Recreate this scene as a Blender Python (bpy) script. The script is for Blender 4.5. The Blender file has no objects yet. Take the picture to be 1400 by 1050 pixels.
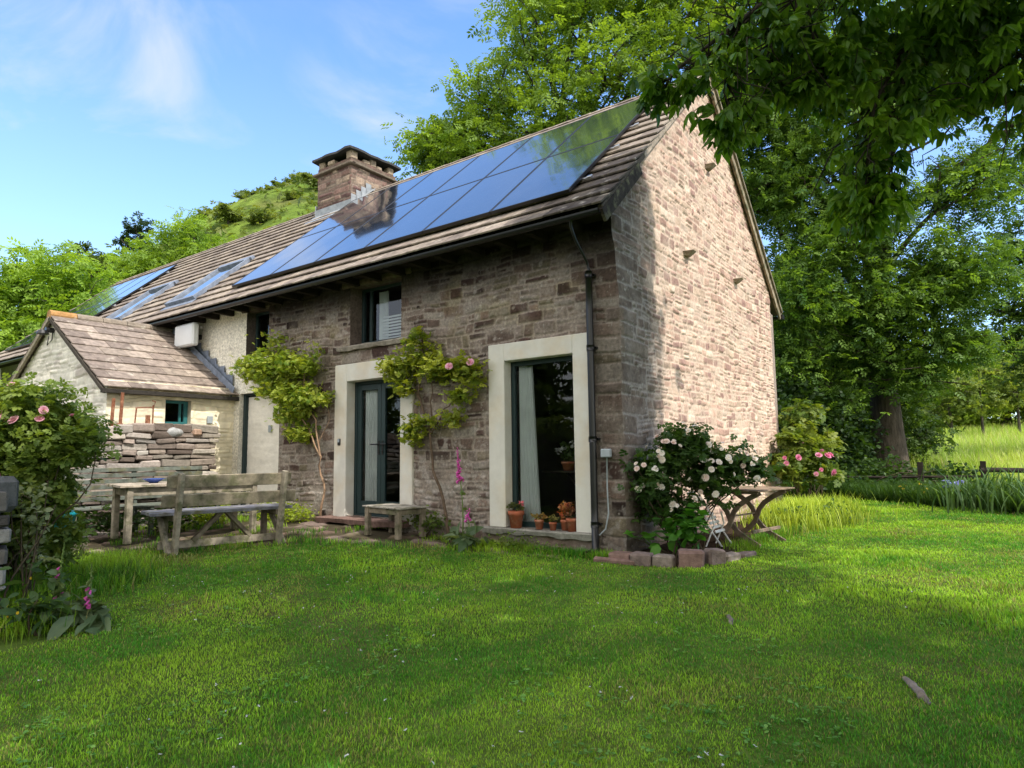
import bpy, math
import numpy as np
from mathutils import Matrix, Vector
sc = bpy.context.scene
COL = sc.collection
RNG = np.random.default_rng(7)
PI = math.pi

# ------------------------------------------------------------------ noise
_T = np.random.default_rng(99).random(4096)
def _h(ix, iy, s):
    return _T[((ix * 73856093) ^ (iy * 19349663) ^ (s * 83492791 + 12345)) & 4095]
def vn(x, y, s=0):
    x = np.asarray(x, float); y = np.asarray(y, float)
    ix = np.floor(x).astype(np.int64); iy = np.floor(y).astype(np.int64)
    fx = x - ix; fy = y - iy
    fx = fx * fx * (3 - 2 * fx); fy = fy * fy * (3 - 2 * fy)
    a = _h(ix, iy, s); b = _h(ix + 1, iy, s); c = _h(ix, iy + 1, s); d = _h(ix + 1, iy + 1, s)
    return (a + (b - a) * fx + (c - a) * fy + (a - b - c + d) * fx * fy) * 2 - 1
def fbm(x, y, s=0, o=4):
    r = 0; a = .55
    for k in range(o):
        r = r + a * vn(np.asarray(x) * 2 ** k, np.asarray(y) * 2 ** k, s + k * 7); a *= .5
    return r
def ss(a, b, x):
    t = np.clip((np.asarray(x, float) - a) / (b - a), 0, 1); return t * t * (3 - 2 * t)

# ------------------------------------------------------------------ mesh builder
class MB:
    def __init__(s): s.V = []; s.F = []; s.C = []; s.n = 0
    def add(s, V, F, c=(1, 1, 1)):
        V = np.asarray(V, float).reshape(-1, 3)
        c = np.asarray(c, float)
        if c.ndim == 1: c = np.tile(c, (len(V), 1))
        s.V.append(V); s.C.append(c)
        if isinstance(F, np.ndarray): F = [F]
        else:
            g = {}
            for f in F: g.setdefault(len(f), []).append(f)
            F = [np.array(v) for v in g.values()]
        for f in F: s.F.append(f.astype(np.int64) + s.n)
        s.n += len(V)
        return s
    def box(s, c, d, rz=0, ch=0.004, col=(1, 1, 1), R=None):
        d = np.asarray(d, float) / 2; V = []; k = min(ch, d.min() * .45)
        for sx in (-1, 1):
            for sy in (-1, 1):
                for sz in (-1, 1):
                    q = np.array([sx, sy, sz])
                    for a in range(3):
                        v = q * (d - k); v[a] = q[a] * d[a]; V.append(v)
        V = np.array(V)
        if R is None: R = np.array(Matrix.Rotation(rz, 3, 'Z'))
        V = V @ np.asarray(R).T + np.asarray(c, float)
        return s.add(V, _BOXF, col)
    def bar(s, p, q, w, t, up=(0, 0, 1), ch=.004, col=(1, 1, 1), ext=0):
        p = np.asarray(p, float); q = np.asarray(q, float); d = q - p; L = np.linalg.norm(d); d /= L
        up = np.asarray(up, float); x = np.cross(d, up); x /= np.linalg.norm(x); z = np.cross(x, d)
        R = np.stack([x, d, z], 1)
        return s.box((p + q) / 2, (w, L + ext, t), R=R, ch=ch, col=col)
    def tube(s, pts, rad, n=8, col=(1, 1, 1), cap=True):
        P = np.asarray(pts, float); m = len(P); rad = np.broadcast_to(np.asarray(rad, float), (m,))
        T = np.gradient(P, axis=0); T /= np.linalg.norm(T, axis=1)[:, None] + 1e-9
        ref = np.array([0, 0, 1.]) if abs(T[0, 2]) < .9 else np.array([1., 0, 0])
        X = np.cross(T, ref); X /= np.linalg.norm(X, axis=1)[:, None] + 1e-9
        Y = np.cross(T, X); a = np.linspace(0, 2 * PI, n, endpoint=False)
        V = P[:, None] + rad[:, None, None] * (X[:, None] * np.cos(a)[None, :, None] + Y[:, None] * np.sin(a)[None, :, None])
        F = []
        i = np.arange(m - 1)[:, None] * n; j = np.arange(n)[None]
        F = np.stack([i + j, i + (j + 1) % n, i + n + (j + 1) % n, i + n + j], -1).reshape(-1, 4)
        s.add(V.reshape(-1, 3), F, col)
        if cap and n >= 3:
            b = s.n - m * n
            s.F.append(np.array([[b + k for k in range(n)]])); s.F.append(np.array([[b + (m - 1) * n + k for k in range(n)][::-1]]))
        return s
    def lathe(s, prof, c=(0, 0, 0), n=24, col=(1, 1, 1)):
        P = np.array(prof, float); a = np.linspace(0, 2 * PI, n, endpoint=False); m = len(P)
        V = np.stack([P[:, 0:1] * np.cos(a), P[:, 0:1] * np.sin(a), np.repeat(P[:, 1:2], n, 1)], -1) + np.asarray(c, float)
        i = np.arange(m - 1)[:, None] * n; j = np.arange(n)[None]
        F = np.stack([i + j, i + (j + 1) % n, i + n + (j + 1) % n, i + n + j], -1).reshape(-1, 4)
        return s.add(V.reshape(-1, 3), F, col)
    def inst(s, TV, TF, R, P, sc_=1., C=None):
        """instances of a template: R (N,3,3), P (N,3), sc_ (N,), C (N,3)"""
        N = len(P); k = len(TV); sc_ = np.broadcast_to(np.asarray(sc_, float), (N,))
        V = np.einsum('nij,kj->nki', R, TV) * sc_[:, None, None] + P[:, None]
        F = (np.asarray(TF)[None] + (np.arange(N) * k)[:, None, None]).reshape(-1, np.asarray(TF).shape[1])
        if C is None: C = np.ones((N, 3))
        return s.add(V.reshape(-1, 3), F, np.repeat(C, k, 0))
    def grid(s, P, C, mask=None):
        """P (m,n,3)"""
        m, n = P.shape[:2]
        i, j = np.meshgrid(np.arange(m - 1), np.arange(n - 1), indexing='ij')
        F = np.stack([i * n + j, (i + 1) * n + j, (i + 1) * n + j + 1, i * n + j + 1], -1)
        F = F.reshape(-1, 4) if mask is None else F[mask]
        return s.add(P.reshape(-1, 3), F, C.reshape(-1, 3))
    def build(s, name, mat, parent=None, smooth=False, loc=None):
        me = bpy.data.meshes.new(name)
        V = np.concatenate(s.V) if s.V else np.zeros((0, 3))
        if loc is not None: V = V - np.asarray(loc, float)
        me.vertices.add(len(V)); me.vertices.foreach_set('co', V.astype(np.float32).ravel())
        lv = np.concatenate([f.ravel() for f in s.F]); cnt = np.concatenate([np.full(len(f), f.shape[1]) for f in s.F])
        st = np.concatenate([[0], np.cumsum(cnt)[:-1]])
        me.loops.add(len(lv)); me.loops.foreach_set('vertex_index', lv.astype(np.int32))
        me.polygons.add(len(cnt)); me.polygons.foreach_set('loop_start', st.astype(np.int32))
        me.polygons.foreach_set('loop_total', cnt.astype(np.int32))
        me.polygons.foreach_set('use_smooth', np.full(len(cnt), bool(smooth)))
        me.update(calc_edges=True)
        C = np.concatenate(s.C); C = np.concatenate([C, np.ones((len(C), 1))], 1)
        ca = me.color_attributes.new('Col', 'FLOAT_COLOR', 'POINT'); ca.data.foreach_set('color', C.astype(np.float32).ravel())
        me.materials.append(mat)
        o = bpy.data.objects.new(name, me); COL.objects.link(o)
        if loc is not None: o.location = loc
        if parent is not None:
            o.parent = parent
            o.matrix_parent_inverse = Matrix.Identity(4)
            if loc is None: # geometry given in world coordinates: keep it there
                q = parent; off = Vector((0, 0, 0))
                while q is not None: off += q.location; q = q.parent
                if off.length > 0: o.location = -off
        return o
def _mkbox():
    idx = lambda sx, sy, sz, a: ((sx * 2 + sy) * 2 + sz) * 3 + a
    F = []
    for a in range(3):
        b, c = [(1, 2), (2, 0), (0, 1)][a]
        for sgn in (0, 1):
            q = []
            for (u, v) in ((0, 0), (1, 0), (1, 1), (0, 1)):
                t = [0, 0, 0]; t[a] = sgn; t[b] = u; t[c] = v; q.append(idx(*t, a))
            F.append(q if sgn else q[::-1])
    for a in range(3):
        b, c = [(1, 2), (2, 0), (0, 1)][a]
        for sb in (0, 1):
            for s_c in (0, 1):
                t0 = [0] * 3; t1 = [0] * 3; t0[a] = 0; t1[a] = 1; t0[b] = t1[b] = sb; t0[c] = t1[c] = s_c
                q = [idx(*t0, b), idx(*t1, b), idx(*t1, c), idx(*t0, c)]
                F.append(q if (sb ^ s_c) == 0 else q[::-1])
    for sx in (0, 1):
        for sy in (0, 1):
            for sz in (0, 1):
                q = [idx(sx, sy, sz, k) for k in range(3)]
                F.append(q if (sx + sy + sz) % 2 else q[::-1])
    return F
_BOXF = _mkbox()
def randrot(n, rng, tilt=None):
    """random rotation matrices; tilt = std of tilt from upright (None = any)"""
    a = rng.random(n) * 2 * PI
    if tilt is None: b = np.arccos(rng.random(n) * 2 - 1)
    else: b = np.abs(rng.normal(0, tilt, n))
    c = rng.random(n) * 2 * PI
    def Rz(t):
        R = np.zeros((n, 3, 3)); R[:, 0, 0] = R[:, 1, 1] = np.cos(t); R[:, 0, 1] = -np.sin(t); R[:, 1, 0] = np.sin(t); R[:, 2, 2] = 1; return R
    Rx = np.zeros((n, 3, 3)); Rx[:, 0, 0] = 1; Rx[:, 1, 1] = Rx[:, 2, 2] = np.cos(b); Rx[:, 1, 2] = -np.sin(b); Rx[:, 2, 1] = np.sin(b)
    return Rz(a) @ Rx @ Rz(c)

def tag(o, label=None, cat=None, group=None, kind=None):
    if label: o['label'] = label
    if cat: o['category'] = cat
    if group: o['group'] = group
    if kind: o['kind'] = kind
    return o
def empty(name, loc, label, cat, group=None):
    o = bpy.data.objects.new(name, None); COL.objects.link(o); o.location = loc; o.empty_display_size = .1
    return tag(o, label, cat, group)

# ------------------------------------------------------------------ materials
def mat(name, col=None, var=.25, vs=6, col2=None, mix=.5, ms=2., bump=.3, bs=60, bd=.01, rough=.85, spec=.3, trans=0, metal=0, stretch=None, wet=0, det=4, tc3=(1.7, 1.6, .5)):
    m = bpy.data.materials.new(name); m.use_nodes = True; nt = m.node_tree; N = nt.nodes; L = nt.links
    N.clear(); out = N.new('ShaderNodeOutputMaterial'); b = N.new('ShaderNodeBsdfPrincipled')
    b.inputs['Roughness'].default_value = rough; b.inputs['Specular IOR Level'].default_value = spec; b.inputs['Metallic'].default_value = metal
    tc = N.new('ShaderNodeTexCoord'); src = tc.outputs['Object']
    if stretch:
        mp = N.new('ShaderNodeMapping'); mp.inputs['Scale'].default_value = stretch; L.new(src, mp.inputs['Vector']); src = mp.outputs['Vector']
    if col is None:
        a = N.new('ShaderNodeAttribute'); a.attribute_name = 'Col'; c = a.outputs['Color']
    else:
        r = N.new('ShaderNodeRGB'); r.outputs[0].default_value = (*col, 1); c = r.outputs[0]
    def noise(scale, d=det):
        n = N.new('ShaderNodeTexNoise'); n.inputs['Scale'].default_value = scale; n.inputs['Detail'].default_value = d; n.inputs['Roughness'].default_value = .6
        L.new(src, n.inputs['Vector']); return n.outputs['Fac']
    if col2 is not None:
        mr = N.new('ShaderNodeMapRange'); mr.inputs['From Min'].default_value = .62 - mix * .3; mr.inputs['From Max'].default_value = .78 - mix * .3
        L.new(noise(ms, 6), mr.inputs['Value'])
        mx = N.new('ShaderNodeMix'); mx.data_type = 'RGBA'; L.new(mr.outputs[0], mx.inputs[0]); L.new(c, mx.inputs[6]); mx.inputs[7].default_value = (*col2, 1); c = mx.outputs[2]
    if var:
        mr = N.new('ShaderNodeMapRange'); mr.inputs['From Min'].default_value = .3; mr.inputs['From Max'].default_value = .7
        mr.inputs['To Min'].default_value = 1 - var; mr.inputs['To Max'].default_value = 1 + var
        L.new(noise(vs, 6), mr.inputs['Value'])
        mx = N.new('ShaderNodeVectorMath'); mx.operation = 'SCALE'; L.new(c, mx.inputs[0]); L.new(mr.outputs[0], mx.inputs['Scale']); c = mx.outputs[0]
    L.new(c, b.inputs['Base Color'])
    if bump:
        bp = N.new('ShaderNodeBump'); bp.inputs['Strength'].default_value = bump; bp.inputs['Distance'].default_value = bd
        L.new(noise(bs, 5), bp.inputs['Height']); L.new(bp.outputs[0], b.inputs['Normal'])
    sh = b.outputs[0]
    if trans:
        t = N.new('ShaderNodeBsdfTranslucent')
        g = N.new('ShaderNodeVectorMath'); g.operation = 'MULTIPLY'; g.inputs[1].default_value = tc3; L.new(c, g.inputs[0]); L.new(g.outputs[0], t.inputs['Color'])
        ms_ = N.new('ShaderNodeMixShader'); ms_.inputs[0].default_value = trans; L.new(sh, ms_.inputs[1]); L.new(t.outputs[0], ms_.inputs[2]); sh = ms_.outputs[0]
    L.new(sh, out.inputs[0])
    return m
def glass_mat(name, tint=(.93, .96, .95), refl=1.0, f0=1.5):
    m = bpy.data.materials.new(name); m.use_nodes = True; nt = m.node_tree; N = nt.nodes; L = nt.links; N.clear()
    out = N.new('ShaderNodeOutputMaterial'); t = N.new('ShaderNodeBsdfTransparent'); t.inputs[0].default_value = (*tint, 1)
    g = N.new('ShaderNodeBsdfGlossy'); g.inputs['Roughness'].default_value = .004; g.inputs['Color'].default_value = (.95, .97, 1, 1)
    f = N.new('ShaderNodeFresnel'); f.inputs['IOR'].default_value = f0
    n = N.new('ShaderNodeTexNoise'); n.inputs['Scale'].default_value = 1.4; n.inputs['Detail'].default_value = 1
    tc = N.new('ShaderNodeTexCoord'); L.new(tc.outputs['Object'], n.inputs['Vector'])
    bp = N.new('ShaderNodeBump'); bp.inputs['Strength'].default_value = .12; bp.inputs['Distance'].default_value = .02; L.new(n.outputs['Fac'], bp.inputs['Height']); L.new(bp.outputs[0], g.inputs['Normal'])
    x = N.new('ShaderNodeMixShader'); L.new(f.outputs[0], x.inputs[0]); L.new(t.outputs[0], x.inputs[1]); L.new(g.outputs[0], x.inputs[2]); L.new(x.outputs[0], out.inputs[0])
    return m
M = {}
M['stone'] = mat('stone', var=.34, vs=26, bump=.75, bs=75, bd=.012, rough=.95, spec=.15)
M['gstone'] = mat('gable_stone', var=.22, vs=22, bump=.7, bs=70, bd=.012, rough=.95, spec=.12)
M['cream'] = mat('limewash', var=.1, vs=7, bump=.5, bs=30, bd=.012, rough=.9, spec=.15)
M['tile'] = mat('roof_tile', var=.34, vs=10, col2=(.46, .42, .35), mix=.12, ms=5.5, bump=.6, bs=70, bd=.008, rough=.92, spec=.12)
M['surround'] = mat('painted_render', col=(.62, .6, .54), var=.07, vs=5, col2=(.6, .54, .44), mix=.5, ms=1.7, bump=.25, bs=25, bd=.008, rough=.75, spec=.25)
M['slab'] = mat('stone_slab', var=.3, vs=18, bump=.8, bs=40, bd=.015, rough=.95, spec=.1)
M['green_paint'] = mat('dark_green_paint', col=(.008, .026, .028), var=.1, bump=.05, rough=.5, spec=.5)
M['black_plastic'] = mat('black_plastic', col=(.008, .008, .009), var=.2, bump=.05, rough=.35, spec=.5)
M['glass'] = glass_mat('window_glass')
M['lead'] = mat('lead_sheet', col=(.17, .2, .26), var=.35, vs=9, bump=.4, bs=20, bd=.01, rough=.6, spec=.4)
M['lead_light'] = mat('new_lead_sheet', col=(.27, .29, .31), var=.25, vs=9, bump=.3, bs=18, bd=.01, rough=.5, spec=.5)
M['oldwood'] = mat('weathered_wood', var=.45, vs=9, col2=(.13, .125, .075), mix=.45, ms=7, stretch=(1, 1, 1), bump=.6, bs=45, bd=.006, rough=.9, spec=.12)
M['darkwood'] = mat('dark_wood', col=(.028, .022, .018), var=.4, vs=7, bump=.6, bs=40, bd=.008, rough=.9, spec=.15)
M['curtain'] = mat('curtain_cloth', tc3=(1, 1, 1), col=(.8, .84, .82), var=.1, vs=3, bump=.1, rough=.9, trans=.3)
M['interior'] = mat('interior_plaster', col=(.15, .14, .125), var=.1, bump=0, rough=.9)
M['whiteplastic'] = mat('white_plastic', col=(.72, .74, .76), var=.05, vs=6, bump=.02, rough=.4, spec=.4)
M['greyplastic'] = mat('grey_plastic', col=(.33, .37, .4), var=.08, bump=.02, rough=.5, spec=.4)
M['terracotta'] = mat('terracotta', col=(.34, .105, .055), var=.22, vs=14, col2=(.42, .2, .13), mix=.4, ms=9, bump=.3, bs=60, bd=.004, rough=.85, spec=.15)
M['soil'] = mat('soil', col=(.045, .03, .02), var=.4, vs=30, bump=1, bs=60, bd=.02, rough=1, spec=.05)
M['rust'] = mat('rusty_iron', col=(.2, .08, .045), var=.4, vs=30, col2=(.3, .15, .09), mix=.5, ms=12, bump=.6, bs=90, bd=.004, rough=.9, spec=.2)
M['leaf'] = mat('leaf', var=.12, vs=3, bump=0, rough=.5, spec=.3, trans=.42)
M['gloss_leaf'] = mat('canopy_leaf', var=.2, vs=7, bump=.15, bs=60, rough=.42, spec=.35, trans=.44)
M['grass'] = mat('grass_blade', var=.2, vs=1.1, bump=0, rough=.55, spec=.22, trans=.35)
M['petal'] = mat('petal', tc3=(1.05, 1, 1), var=.08, vs=20, bump=0, rough=.6, spec=.2, trans=.35)
M['bark'] = mat('bark', var=.4, vs=9, stretch=(1, 1, .25), bump=1, bs=16, bd=.05, rough=.95, spec=.08)
M['twig'] = mat('twig', var=.3, vs=20, bump=.5, bs=60, bd=.005, rough=.9, spec=.1)
M['flag'] = mat('flagstone', var=.3, vs=9, bump=.6, bs=50, bd=.01, rough=.9, spec=.15)
M['mulch'] = mat('bed_stone', var=.3, vs=14, bump=.8, bs=50, bd=.012, rough=.95, spec=.1)
M['turq'] = mat('turquoise_plastic', col=(.01, .26, .31), var=.12, vs=4, bump=.05, rough=.45, spec=.4)
M['bowl'] = mat('blue_glaze', col=(.06, .11, .42), var=.3, vs=14, bump=.05, rough=.2, spec=.5)
M['metal'] = mat('brushed_metal', col=(.5, .5, .5), var=.1, bump=.05, rough=.35, metal=.9)
M['white_metal'] = mat('white_painted_metal', col=(.62, .62, .6), var=.15, vs=20, bump=.1, rough=.5)

# ------------------------------------------------------------------ leaf templates
def leaf_t(w=.4, n=3, fold=.12, droop=.15):
    """leaf of unit length along +Y, pointed, folded at midrib"""
    V = []; t = np.linspace(0, 1, n + 2)
    for k, a in enumerate(t):
        ww = w * .5 * math.sin(PI * min(1, a ** .85)) ** .8 if 0 < a < 1 else 0
        z = -droop * a * a
        V += [(-ww, a, z + fold * ww), (0, a, z), (ww, a, z + fold * ww)]
    F = []
    for k in range(n + 1):
        a = 3 * k; F += [(a, a + 1, a + 4, a + 3), (a + 1, a + 2, a + 5, a + 4)]
    return np.array(V), np.array(F)
DIA = (np.array([(0, 0, 0), (.24, .5, .05), (0, 1, -.05), (-.24, .5, .05)]), np.array([(0, 1, 2, 3)]))
OVAL = (np.array([(0, 0, 0), (.3, .3, .05), (.3, .65, .05), (0, 1, -.03), (-.3, .65, .05), (-.3, .3, .05)]), np.array([(0, 1, 2, 3, 4, 5)]))
def compose(base, xf):
    """several copies of base: xf = list of (angle_z, tilt_x, scale, offset)"""
    TV, TF = base; V = []; F = []
    for (az, tx, s_, off) in xf:
        R = np.array(Matrix.Rotation(az, 3, 'Z') @ Matrix.Rotation(tx, 3, 'X'))
        F.append(np.asarray(TF) + len(V) * len(TV)); V.append((TV * s_) @ R.T + np.array(off))
    return np.concatenate(V), np.concatenate(F)
ASH = compose(DIA, [(sg * 1.05, -.25, .42, (0, y, -.25 * y * y)) for y in (.18, .42, .66) for sg in (-1, 1)] + [(0, -.5, .4, (0, .75, -.15))])
SPRAY = compose(DIA, [(a, -.3, .8, (0, .1 * k, 0)) for k, a in enumerate((-1.2, 1.1, -.5, .4))])
ROSE = compose(OVAL, [(-1.1, -.2, .6, (0, .15, 0)), (1.1, -.2, .6, (0, .2, 0)), (-.9, -.2, .6, (0, .5, 0)), (.9, -.2, .6, (0, .55, 0)), (0, -.3, .65, (0, .75, 0))])
_bl = leaf_t(.38, 3, .25, .28)
PALM = compose(_bl, [(a, t_, s_, (0, 0, 0)) for a, t_, s_ in ((-2.0, -.75, .55), (-1.05, -.65, .8), (0, -.6, 1), (1.0, -.65, .85), (1.95, -.75, .6))])
ALT = compose(_bl, [(-1.0, -.6, .85, (0, .05, 0)), (.9, -.7, .9, (0, .35, 0)), (-.3, -.75, .95, (0, .7, -.05))])

def lerp_col(a, b, t):
    t = np.asarray(t)[:, None]; return np.asarray(a) * (1 - t) + np.asarray(b) * t
def leafcloud(mb, blobs, T, size, n, rng, ca, cb, clump=.5, nper=14, up=.35, tilt=.9, shell=.45, ccol=None):
    """sprays gathered in clumps inside ellipsoid blobs: (x,y,z,rx,ry,rz[,weight])"""
    vol = np.array([(b[3] * b[4] * b[5]) ** .75 * (b[6] if len(b) > 6 else 1) for b in blobs]); vol /= vol.sum()
    nc = max(1, int(n / nper)); which = rng.choice(len(blobs), nc, p=vol); B = np.array([b[:6] for b in blobs])[which]
    d = rng.normal(size=(nc, 3)); d /= np.linalg.norm(d, axis=1)[:, None]
    r = rng.random(nc) ** shell
    r *= 1 + .22 * vn(d[:, 0] * 3 + which, d[:, 1] * 3 + d[:, 2] * 2.1, 3)
    c = B[:, :3] + d * r[:, None] * B[:, 3:6]
    tone = rng.random(nc)
    k = rng.poisson(nper, nc).clip(2); idx = np.repeat(np.arange(nc), k); N = len(idx)
    cs = clump * (.5 + rng.random(nc))
    P = c[idx] + rng.normal(size=(N, 3)) * (cs[idx] * .45)[:, None] * [1, 1, .55]
    R = randrot(N, rng, tilt)
    s_ = size * (.7 + .6 * rng.random(N))
    t = np.clip(tone[idx] * .65 + rng.random(N) * .35, 0, 1)
    mb.inst(T[0], T[1], R, P, s_, lerp_col(ca, cb, t))
    return c
def curve(p, q, n, wob, rng, sag=0):
    p = np.asarray(p, float); q = np.asarray(q, float); t = np.linspace(0, 1, n)[:, None]
    P = p * (1 - t) + q * t; L = np.linalg.norm(q - p)
    a = rng.normal(size=3); b = rng.normal(size=3)
    P += wob * L * (a * np.sin(PI * t) + .5 * b * np.sin(2 * PI * t))
    P[:, 2:3] += sag * L * np.sin(PI * t)
    return P
def make_tree(name, label, loc, blobs, trunk_r, trunk_h, T, size, n, ca, cb, seed, group=None, cat='tree', barkc=(.09, .08, .065), clump=.6, nper=14, lean=(0, 0), sub=7, mat_='leaf', tilt=.9, shell=.45, nseg=9):
    rng = np.random.default_rng(seed); x, y, z = loc
    root = empty(name, loc, label, cat, group)
    tb = MB(); m = 14; t = np.linspace(0, 1, m)
    TP = np.stack([x + lean[0] * t + .12 * trunk_r * 4 * np.sin(t * 5 + seed) * t, y + lean[1] * t + .3 * trunk_r * np.cos(t * 4) * t, z - .3 + (trunk_h + .3) * t], 1)
    TR = trunk_r * (1 - .55 * t) * (1 + .55 * np.exp(-t * trunk_h / (trunk_r * 2.2)))
    tb.tube(TP, TR, 16, barkc)
    cr = MB()
    for b in blobs:
        c = np.array(b[:3]); h = np.clip((c[2] - z) * .75 / trunk_h, .42, 1) * (.6 + .4 * rng.random())
        k = int(np.clip(h * (m - 1), 1, m - 1)); st = TP[k]
        L = curve(st, c, nseg, .06, rng, .05); r0 = min(TR[k] * .5, .02 * np.linalg.norm(c - st) + .03)
        tb.tube(L, np.linspace(r0, r0 * .3, nseg), 8, barkc, False)
        for _ in range(sub):
            d = rng.normal(size=3); d /= np.linalg.norm(d); e = c + d * np.array(b[3:6]) * .85
            s0 = L[rng.integers(nseg // 2, nseg)]
            S = curve(s0, e, 6, .08, rng); tb.tube(S, np.linspace(r0 * .35, .012, 6), 5, barkc, False)
            for _ in range(2):
                s1 = S[rng.integers(2, 5)]; e1 = s1 + rng.normal(size=3) * .3 * np.array(b[3:6])
                tb.tube(curve(s1, e1, 4, .1, rng), np.linspace(r0 * .15 + .006, .006, 4), 4, barkc, False)
    leafcloud(cr, blobs, T, size, n, rng, ca, cb, clump, nper, tilt=tilt, shell=shell)
    tb.build('trunk', M['bark'], root, True); cr.build('crown', M[mat_], root)
    return root

# ------------------------------------------------------------------ camera
F_ = Vector((-0.58449589, 0.80444171, 0.10600985)); R_ = Vector((0.8081523, 0.58884066, -0.01251107)); U_ = Vector((0.07248734, -0.07835943, 0.99428637))
C_ = Vector((3.48624982, -7.01768208, 0.90327156))
cd = bpy.data.cameras.new('camera'); cam = bpy.data.objects.new('camera', cd); COL.objects.link(cam)
cd.sensor_width = 36; cd.lens = 36 * 897.689 / 1400; cd.clip_start = .05; cd.clip_end = 3000
mw = Matrix((R_, U_, -F_)).transposed().to_4x4(); mw.translation = C_; cam.matrix_world = mw
sc.camera = cam
sc.view_settings.view_transform = 'Standard'; sc.view_settings.look = 'None'; sc.view_settings.exposure = 0; sc.view_settings.gamma = 1

# ------------------------------------------------------------------ light
FILL_CLOUD = 16.5
SUN_AZ = math.radians(-12); SUN_EL = math.radians(50)       # azimuth counter-clockwise from +X
sd = Vector((math.cos(SUN_AZ) * math.cos(SUN_EL), math.sin(SUN_AZ) * math.cos(SUN_EL), math.sin(SUN_EL)))
sl = bpy.data.lights.new('sun', 'SUN'); sl.energy = 5.0; sl.angle = math.radians(.53); sl.color = (1, .94, .84)
so = bpy.data.objects.new('sun', sl); COL.objects.link(so); so.rotation_euler = sd.to_track_quat('Z', 'Y').to_euler(); so.location = (20, 3, 25)
w = bpy.data.worlds.new('World'); sc.world = w; w.use_nodes = True; nt = w.node_tree; N = nt.nodes; L = nt.links
bg = N['Background']; sky = N.new('ShaderNodeTexSky'); sky.sky_type = 'NISHITA'; sky.sun_disc = False
sky.sun_elevation = SUN_EL; sky.sun_rotation = PI / 2 - SUN_AZ; sky.air_density = 1.0; sky.dust_density = .6; sky.ozone_density = 2.0; sky.altitude = 200
bg.inputs['Strength'].default_value = .15
tc = N.new('ShaderNodeTexCoord')
mp = N.new('ShaderNodeMapping'); mp.inputs['Scale'].default_value = (1.6, 2.6, 5.5); mp.inputs['Rotation'].default_value = (.35, .5, .9); L.new(tc.outputs['Generated'], mp.inputs['Vector'])
n1 = N.new('ShaderNodeTexNoise'); n1.inputs['Scale'].default_value = 1.15; n1.inputs['Detail'].default_value = 9; n1.inputs['Roughness'].default_value = .55; n1.inputs['Distortion'].default_value = .6
L.new(mp.outputs[0], n1.inputs['Vector'])
r1 = N.new('ShaderNodeMapRange'); r1.inputs['From Min'].default_value = .47; r1.inputs['From Max'].default_value = .72; r1.inputs['To Max'].default_value = .8; r1.interpolation_type = 'SMOOTHSTEP'
L.new(n1.outputs['Fac'], r1.inputs['Value'])
sx = N.new('ShaderNodeSeparateXYZ'); L.new(tc.outputs['Generated'], sx.inputs[0])
hz = N.new('ShaderNodeMapRange'); hz.inputs['From Min'].default_value = .0; hz.inputs['From Max'].default_value = .55; hz.inputs['To Min'].default_value = .3; hz.inputs['To Max'].default_value = 0.0
L.new(sx.outputs['Z'], hz.inputs['Value'])
def lobe(d_, a_, b_, k_):
    v = N.new('ShaderNodeVectorMath'); v.operation = 'DOT_PRODUCT'; L.new(tc.outputs['Generated'], v.inputs[0]); v.inputs[1].default_value = Vector(d_).normalized()
    q = N.new('ShaderNodeMapRange'); q.interpolation_type = 'SMOOTHSTEP'; q.inputs['From Min'].default_value = a_; q.inputs['From Max'].default_value = b_; q.inputs['To Max'].default_value = k_; L.new(v.outputs['Value'], q.inputs['Value']); return q.outputs[0]
ad = N.new('ShaderNodeMath'); ad.operation = 'MAXIMUM'; L.new(lobe((-1.2, .3, .62), .945, .995, 1.0), ad.inputs[0]); L.new(lobe((-.66, .70, .5), .975, .998, .9), ad.inputs[1])
ad2 = N.new('ShaderNodeMath'); ad2.operation = 'MAXIMUM'; L.new(ad.outputs[0], ad2.inputs[0]); ad2.inputs[1].default_value = .1
wm = N.new('ShaderNodeMath'); wm.operation = 'MULTIPLY'; L.new(ad2.outputs[0], wm.inputs[0]); L.new(r1.outputs[0], wm.inputs[1])
mxa = N.new('ShaderNodeMath'); mxa.operation = 'MAXIMUM'; L.new(wm.outputs[0], mxa.inputs[0]); L.new(hz.outputs[0], mxa.inputs[1])
gain = N.new('ShaderNodeVectorMath'); gain.operation = 'MULTIPLY'; gain.inputs[1].default_value = (1.85, 2.25, 2.65); L.new(sky.outputs[0], gain.inputs[0])
mx = N.new('ShaderNodeMix'); mx.data_type = 'RGBA'; L.new(mxa.outputs[0], mx.inputs[0]); L.new(gain.outputs[0], mx.inputs[6]); mx.inputs[7].default_value = (6.0, 6.3, 6.9, 1)
# added fill light: unseen bright cloud bank facing the cottage front
dt = N.new('ShaderNodeVectorMath'); dt.operation = 'DOT_PRODUCT'; L.new(tc.outputs['Generated'], dt.inputs[0]); dt.inputs[1].default_value = Vector((.45, -.82, .38)).normalized()
fb = N.new('ShaderNodeMapRange'); fb.interpolation_type = 'SMOOTHSTEP'; fb.inputs['From Min'].default_value = .0; fb.inputs['From Max'].default_value = .55; fb.inputs['To Max'].default_value = 1.0; L.new(dt.outputs['Value'], fb.inputs['Value'])
n2 = N.new('ShaderNodeTexNoise'); n2.inputs['Scale'].default_value = 2.2; n2.inputs['Detail'].default_value = 7; L.new(tc.outputs['Generated'], n2.inputs['Vector'])
r2 = N.new('ShaderNodeMapRange'); r2.inputs['From Min'].default_value = .3; r2.inputs['From Max'].default_value = .6; r2.inputs['To Min'].default_value = .35; L.new(n2.outputs['Fac'], r2.inputs['Value'])
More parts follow.
